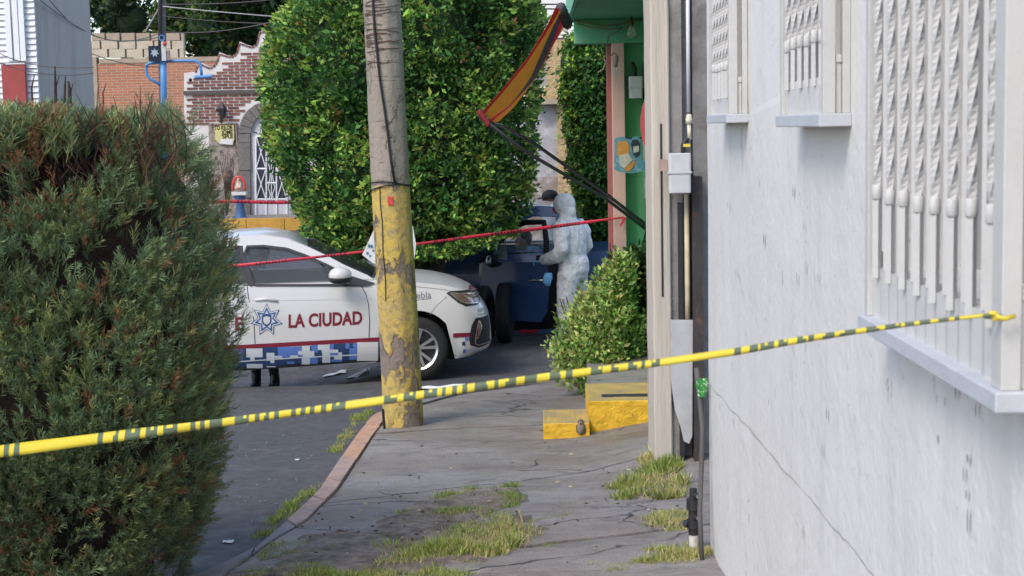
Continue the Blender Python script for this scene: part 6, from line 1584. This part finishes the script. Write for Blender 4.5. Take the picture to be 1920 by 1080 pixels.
def head(root, c, f, hair, cap=None, sc=1.0, skin=m_skin):
    """head centred at c, facing f (horizontal)"""
    f = Vector(f).normalized(); s = f.cross(Vector((0, 0, 1))); c = Vector(c); mt = Matrix((f, s, Vector((0, 0, 1)))).transposed().to_4x4(); L = lambda a, b, z: c+f*a+s*b+Vector((0, 0, z))
    mb = MB(); mb.ell(L(0, 0, .01), (.098, .078, .115), 16, mtx=mt); mb.ell(L(.045, 0, -.065), (.055, .055, .055), 12, mtx=mt); mb.ell(L(.1, 0, -.01), (.018, .014, .022), 8, mtx=mt)
    for b in (-.078, .078): mb.ell(L(-.005, b, -.005), (.018, .01, .03), 8, mtx=mt)
    mb.tube([L(-.02, 0, -.07), L(-.03, 0, -.18)], .055, 10); h = rem(mb.build('head', skin, root, local=True), .009, 3)
    for b in (-.034, .034):
        mb = MB(); mb.ell(L(.086, b, .012), (.01, .015, .008), 8, mtx=mt); mb.build('eye', m_dark, h, local=True, smooth=True)
    mb = MB(); mb.ell(L(.088, 0, -.058), (.012, .026, .007), 8, mtx=mt); mb.build('mouth', m_pinkd, h, local=True, smooth=True)
    mb = MB(); mb.ell(L(-.025, 0, .045), (.1, .087, .095), 14, mtx=mt); mb.ell(L(-.05, 0, -.0), (.07, .084, .07), 12, mtx=mt); mb.build('hair', hair, h, local=True, smooth=True)
    if cap:
        mb = MB(); mb.ell(L(-.01, 0, .062), (.118, .1, .085), 16, mtx=mt); mb.lathe([(.117, -.03), (.118, .02)], L(-.01, 0, .05), 16)
        q = [L(.07+.11*math.cos(t), .085*math.sin(t), .035-.02*math.cos(t)) for t in [R(-90+15*j) for j in range(13)]]; mb.prism(q, (0, 0, .012)); mb.build('cap', cap, h, local=True, auto=50)
m_hair = mat('black_hair', (.012, .01, .009), .6, .3, 40); m_cap2 = mat('navy_cap', (.012, .013, .02), .8, .2, 20); m_cloth = mat('dark_uniform', (.015, .017, .024), .8, .2, 20)
def standing(label, loc, rz, H, top, legs, cap, skin=m_skin, shoes=m_black, lean=0):
    r_ = thing('person', label, 'person', loc, rz); k = H/1.72; mb = MB()
    rings(mb, [(0, 0, .8*k, .11, .16), (0, 0, .95*k, .12, .17), (-lean*.3, 0, 1.1*k, .115, .16), (-lean*.7, 0, 1.28*k, .125, .2), (-lean, 0, 1.4*k, .1, .17), (-lean, 0, 1.46*k, .06, .07)])
    for s in (-1, 1): mb.tube([(-lean, s*.16, 1.39*k), (.02, s*.235, 1.2*k), (.03, s*.26, 1.08*k), (-.06, s*.25, .9*k), (-.1, s*.24, .82*k)], [.07, .06, .052, .045, .036], 10)
    for s in (-1, 1): mb.tube([(0, s*.09, .86*k), (.0, s*.105, .6*k), (-.01, s*.11, .46*k), (.01, s*.115, .25*k), (.015, s*.12, .09*k)], [.1, .085, .066, .06, .05], 10)
    b = MB(); b.v = mb.v; b.f = mb.f; b.m = mb.m
    o = rem(b.build('clothed_body', [top], r_, local=True), .016, 5, .012, .1)
    for s in (-1, 1):
        hand('hand', (-.1, s*.24, .82*k), (-.2, 0, -1), (-1, 0, 0), skin, r_)
        mb = MB(); rings(mb, [(-.035, s*.12, .0, .14, .05), (-.035, s*.12, .03, .142, .052), (-.02, s*.12, .075, .11, .05), (.015, s*.12, .12, .07, .052), (.015, s*.12, .22, .055, .052)]); rem(mb.build('boot', shoes, r_, local=True), .012, 3)
    head(r_, (-lean-.02, 0, 1.6*k), (-1, 0, 0), m_hair, cap, skin=skin)
    return r_
bp = U(497, 720, 16.6); standing('person in black boots whose legs show beneath the police car', (bp.x, 16.6, gz(bp.x, 16.6)), R(70), 1.66, m_cloth, m_cloth, m_cap2, shoes=mat('boot_leather', (.012, .012, .013), .3, .2))
hp = U(1037, 400, 20.9); standing('man in a dark baseball cap behind the blue car', (hp.x, 20.9, gz(hp.x, 20.9)), R(22), 1.66, mat('pale_shirt', (.4, .44, .48), .8), m_cloth, m_cap2, lean=.03)
# person inside the blue car
sp_ = U(985, 480, 18.95); st = thing('person', 'person in a light blue shirt bending over inside the blue car', 'person', (sp_.x, 19.2, gz(sp_.x, 19.2)+.45))
z0 = 0.0; mb = MB()
rings(mb, [(.25, 0, .06, .16, .17), (.24, 0, .2, .14, .16), (.2, 0, .35, .13, .17), (.13, 0, .5, .12, .19), (.08, 0, .58, .08, .12)])
for s in (-1, 1):
    mb.tube([(.1, s*.17, .52), (.02, s*.22, .36), (-.1, s*.2, .25)], [.065, .055, .042], 10); mb.tube([(.24, s*.09, .1), (-.02, s*.1, .12), (-.18, s*.1, .14), (-.22, s*.1, -.1)], [.09, .085, .07, .055], 10)
rem(mb.build('clothed_body', mat('light_blue_shirt', (.22, .45, .66), .8, .1), st, local=True), .016, 5)
for s in (-1, 1): hand('hand', (-.1, s*.2, .25), (-1, 0, -.2), (0, 0, 1), m_skin, st)
head(st, (-.03, 0, .66), (-1, -.35, 0), m_hair)

# ------------------------------------------------------------ sparrow, litter
gb = G(1089, 817, swz); gb.y -= .04; gb.z = swz(gb.x, gb.y); bird = thing('sparrow', 'small grey brown sparrow standing in front of the yellow step', 'bird', gb, R(0)); s = .001*2.35
mb = MB(); e = lambda c, r_: mb.ell(Vector(c)*s, [v*s for v in r_], 14)
e((0, 0, 24), (14, 15, 20)); e((0, -1, 41), (9.5, 10, 9.5)); e((1, 4, 12), (9, 12, 9)); mb.tube([Vector((3, 10, 10))*s, Vector((6, 26, 0))*s], [6*s, 3*s], 8)
rem(mb.build('body', mat('sparrow_feathers', (.2, .165, .14), .9, .35, 60), bird, local=True), .004, 3)
for k in (-1, 1):
    mb = MB(); mb.ell(Vector((k*11, 3, 24))*s, (4*s, 12*s, 17*s), 12); mb.build('wing', mat('wing_brown', (.1, .06, .04), .9, .4, 90), bird, local=True, smooth=True)
    mb = MB(); mb.tube([Vector((k*5, 0, 9))*s, Vector((k*5, -1, 0))*s], 1.3*s, 5); mb.tube([Vector((k*5, 3, .8))*s, Vector((k*5, -6, .8))*s], 1*s, 5); mb.build('leg', m_pinkd, bird, local=True)
    mb = MB(); mb.ell(Vector((k*7.5, -6, 43))*s, (1.6*s, 1.6*s, 1.6*s), 8); mb.build('eye', m_black, bird, local=True)
mb = MB(); mb.ell(Vector((0, 0, 46))*s, (8.5*s, 9.5*s, 6*s), 12); mb.build('crown', mat('crown_brown', (.13, .08, .06), .9), bird, local=True, smooth=True)
MB().tube([Vector((0, -9, 41))*s, Vector((0, -15, 40))*s], [3*s, .6*s], 7).build('beak', m_dark, bird, local=True)
m_paper = mat('litter_paper', (.7, .7, .69), .8, .15, 20)
def scrap(label, px, py, w, h, f=gz, tilt=.02, m=m_paper, zup=0):
    p = G(px, py, f); mb = MB(); n = 4
    vs = [(p.x+w*(i/n-.5)*random.uniform(.8, 1), p.y+h*(j/n-.5)*random.uniform(.8, 1), f(p.x+w*(i/n-.5), p.y+h*(j/n-.5))+.006+abs(tilt*nz((i, j, px), .9))) for j in range(n+1) for i in range(n+1)]
    mb.add(vs, [(j*(n+1)+i, j*(n+1)+i+1, (j+1)*(n+1)+i+1, (j+1)*(n+1)+i) for j in range(n) for i in range(n)]); o = mb.build('litter', m); sm = o.modifiers.new('s', 'SOLIDIFY'); sm.thickness = .002; tag(o, label, 'litter', 'scraps of litter on the road')
scrap('white paper scrap lying on the asphalt by the kerb', 428, 1018, .06, .05)
scrap('tiny white scrap on the asphalt left of the kerb', 557, 864, .03, .03)
scrap('crumpled white paper under the police car', 628, 704, .3, .25, tilt=.08)
scrap('flattened white carton under the police car near its front wheel', 672, 707, .28, .2, tilt=.12)
scrap('pale ragged paper on the road beside the pole', 825, 729, .5, .14, tilt=.05)
scrap('brown leaf on the pavement by the large grass tuft', 640, 1000, .07, .04, f=swz, m=m_twig2)
# white box under the far side of the police car
bx = G(640, 700, gz); o = MB().box((bx.x-.02, bx.y+.5, gz(bx.x, bx.y+.6)), (bx.x+.2, bx.y+.7, gz(bx.x, bx.y+.6)+.12)).build('carton', m_paper, bevel=.004); tag(o, 'small white carton standing behind the police car', 'carton')
mb = MB()
for i in range(60):
    px = random.uniform(440, 640); py = random.uniform(780, 1010); p = G(px, py, gz)
    if px > interp(py, [(775, 690), (850, 630), (913, 585), (977, 515), (1027, 460)]): continue
    mb.ell(p+Vector((0, 0, .003)), (random.uniform(.004, .012), random.uniform(.004, .01), .005), 6)
tag(mb.build('gravel', m_kerb3, smooth=True), 'loose grit scattered on the dark asphalt beside the kerb', 'gravel', kind='stuff')

# dry leaf flakes and bits on the pavement
mb = MB()
for i in range(150):
    px = random.uniform(560, 1290); py = random.triangular(800, 1078, 990); p = G(px, py, swz)
    if p.x < xl_at(p.y)+.05 or p.x > .72: continue
    L = random.uniform(.006, .02); a = random.uniform(0, 6.28); d = Vector((math.cos(a), math.sin(a), 0)); n_ = Vector((-d.y, d.x, 0)); p.z = swz(p.x, p.y)+.014
    mb.add([p-d*L, p+n_*L*.4+Vector((0, 0, .006)), p+d*L+Vector((0, 0, .004)), p-n_*L*.4, p+Vector((0, 0, -.004))], [(0, 1, 4), (1, 2, 4), (2, 3, 4), (3, 0, 4)], int(random.random() < .4))
tag(mb.build('leaf_litter', [m_twig2, mat('straw', (.42, .34, .2), .9)]), 'dry leaf flakes and bits scattered over the pavement', 'leaf litter', kind='stuff')
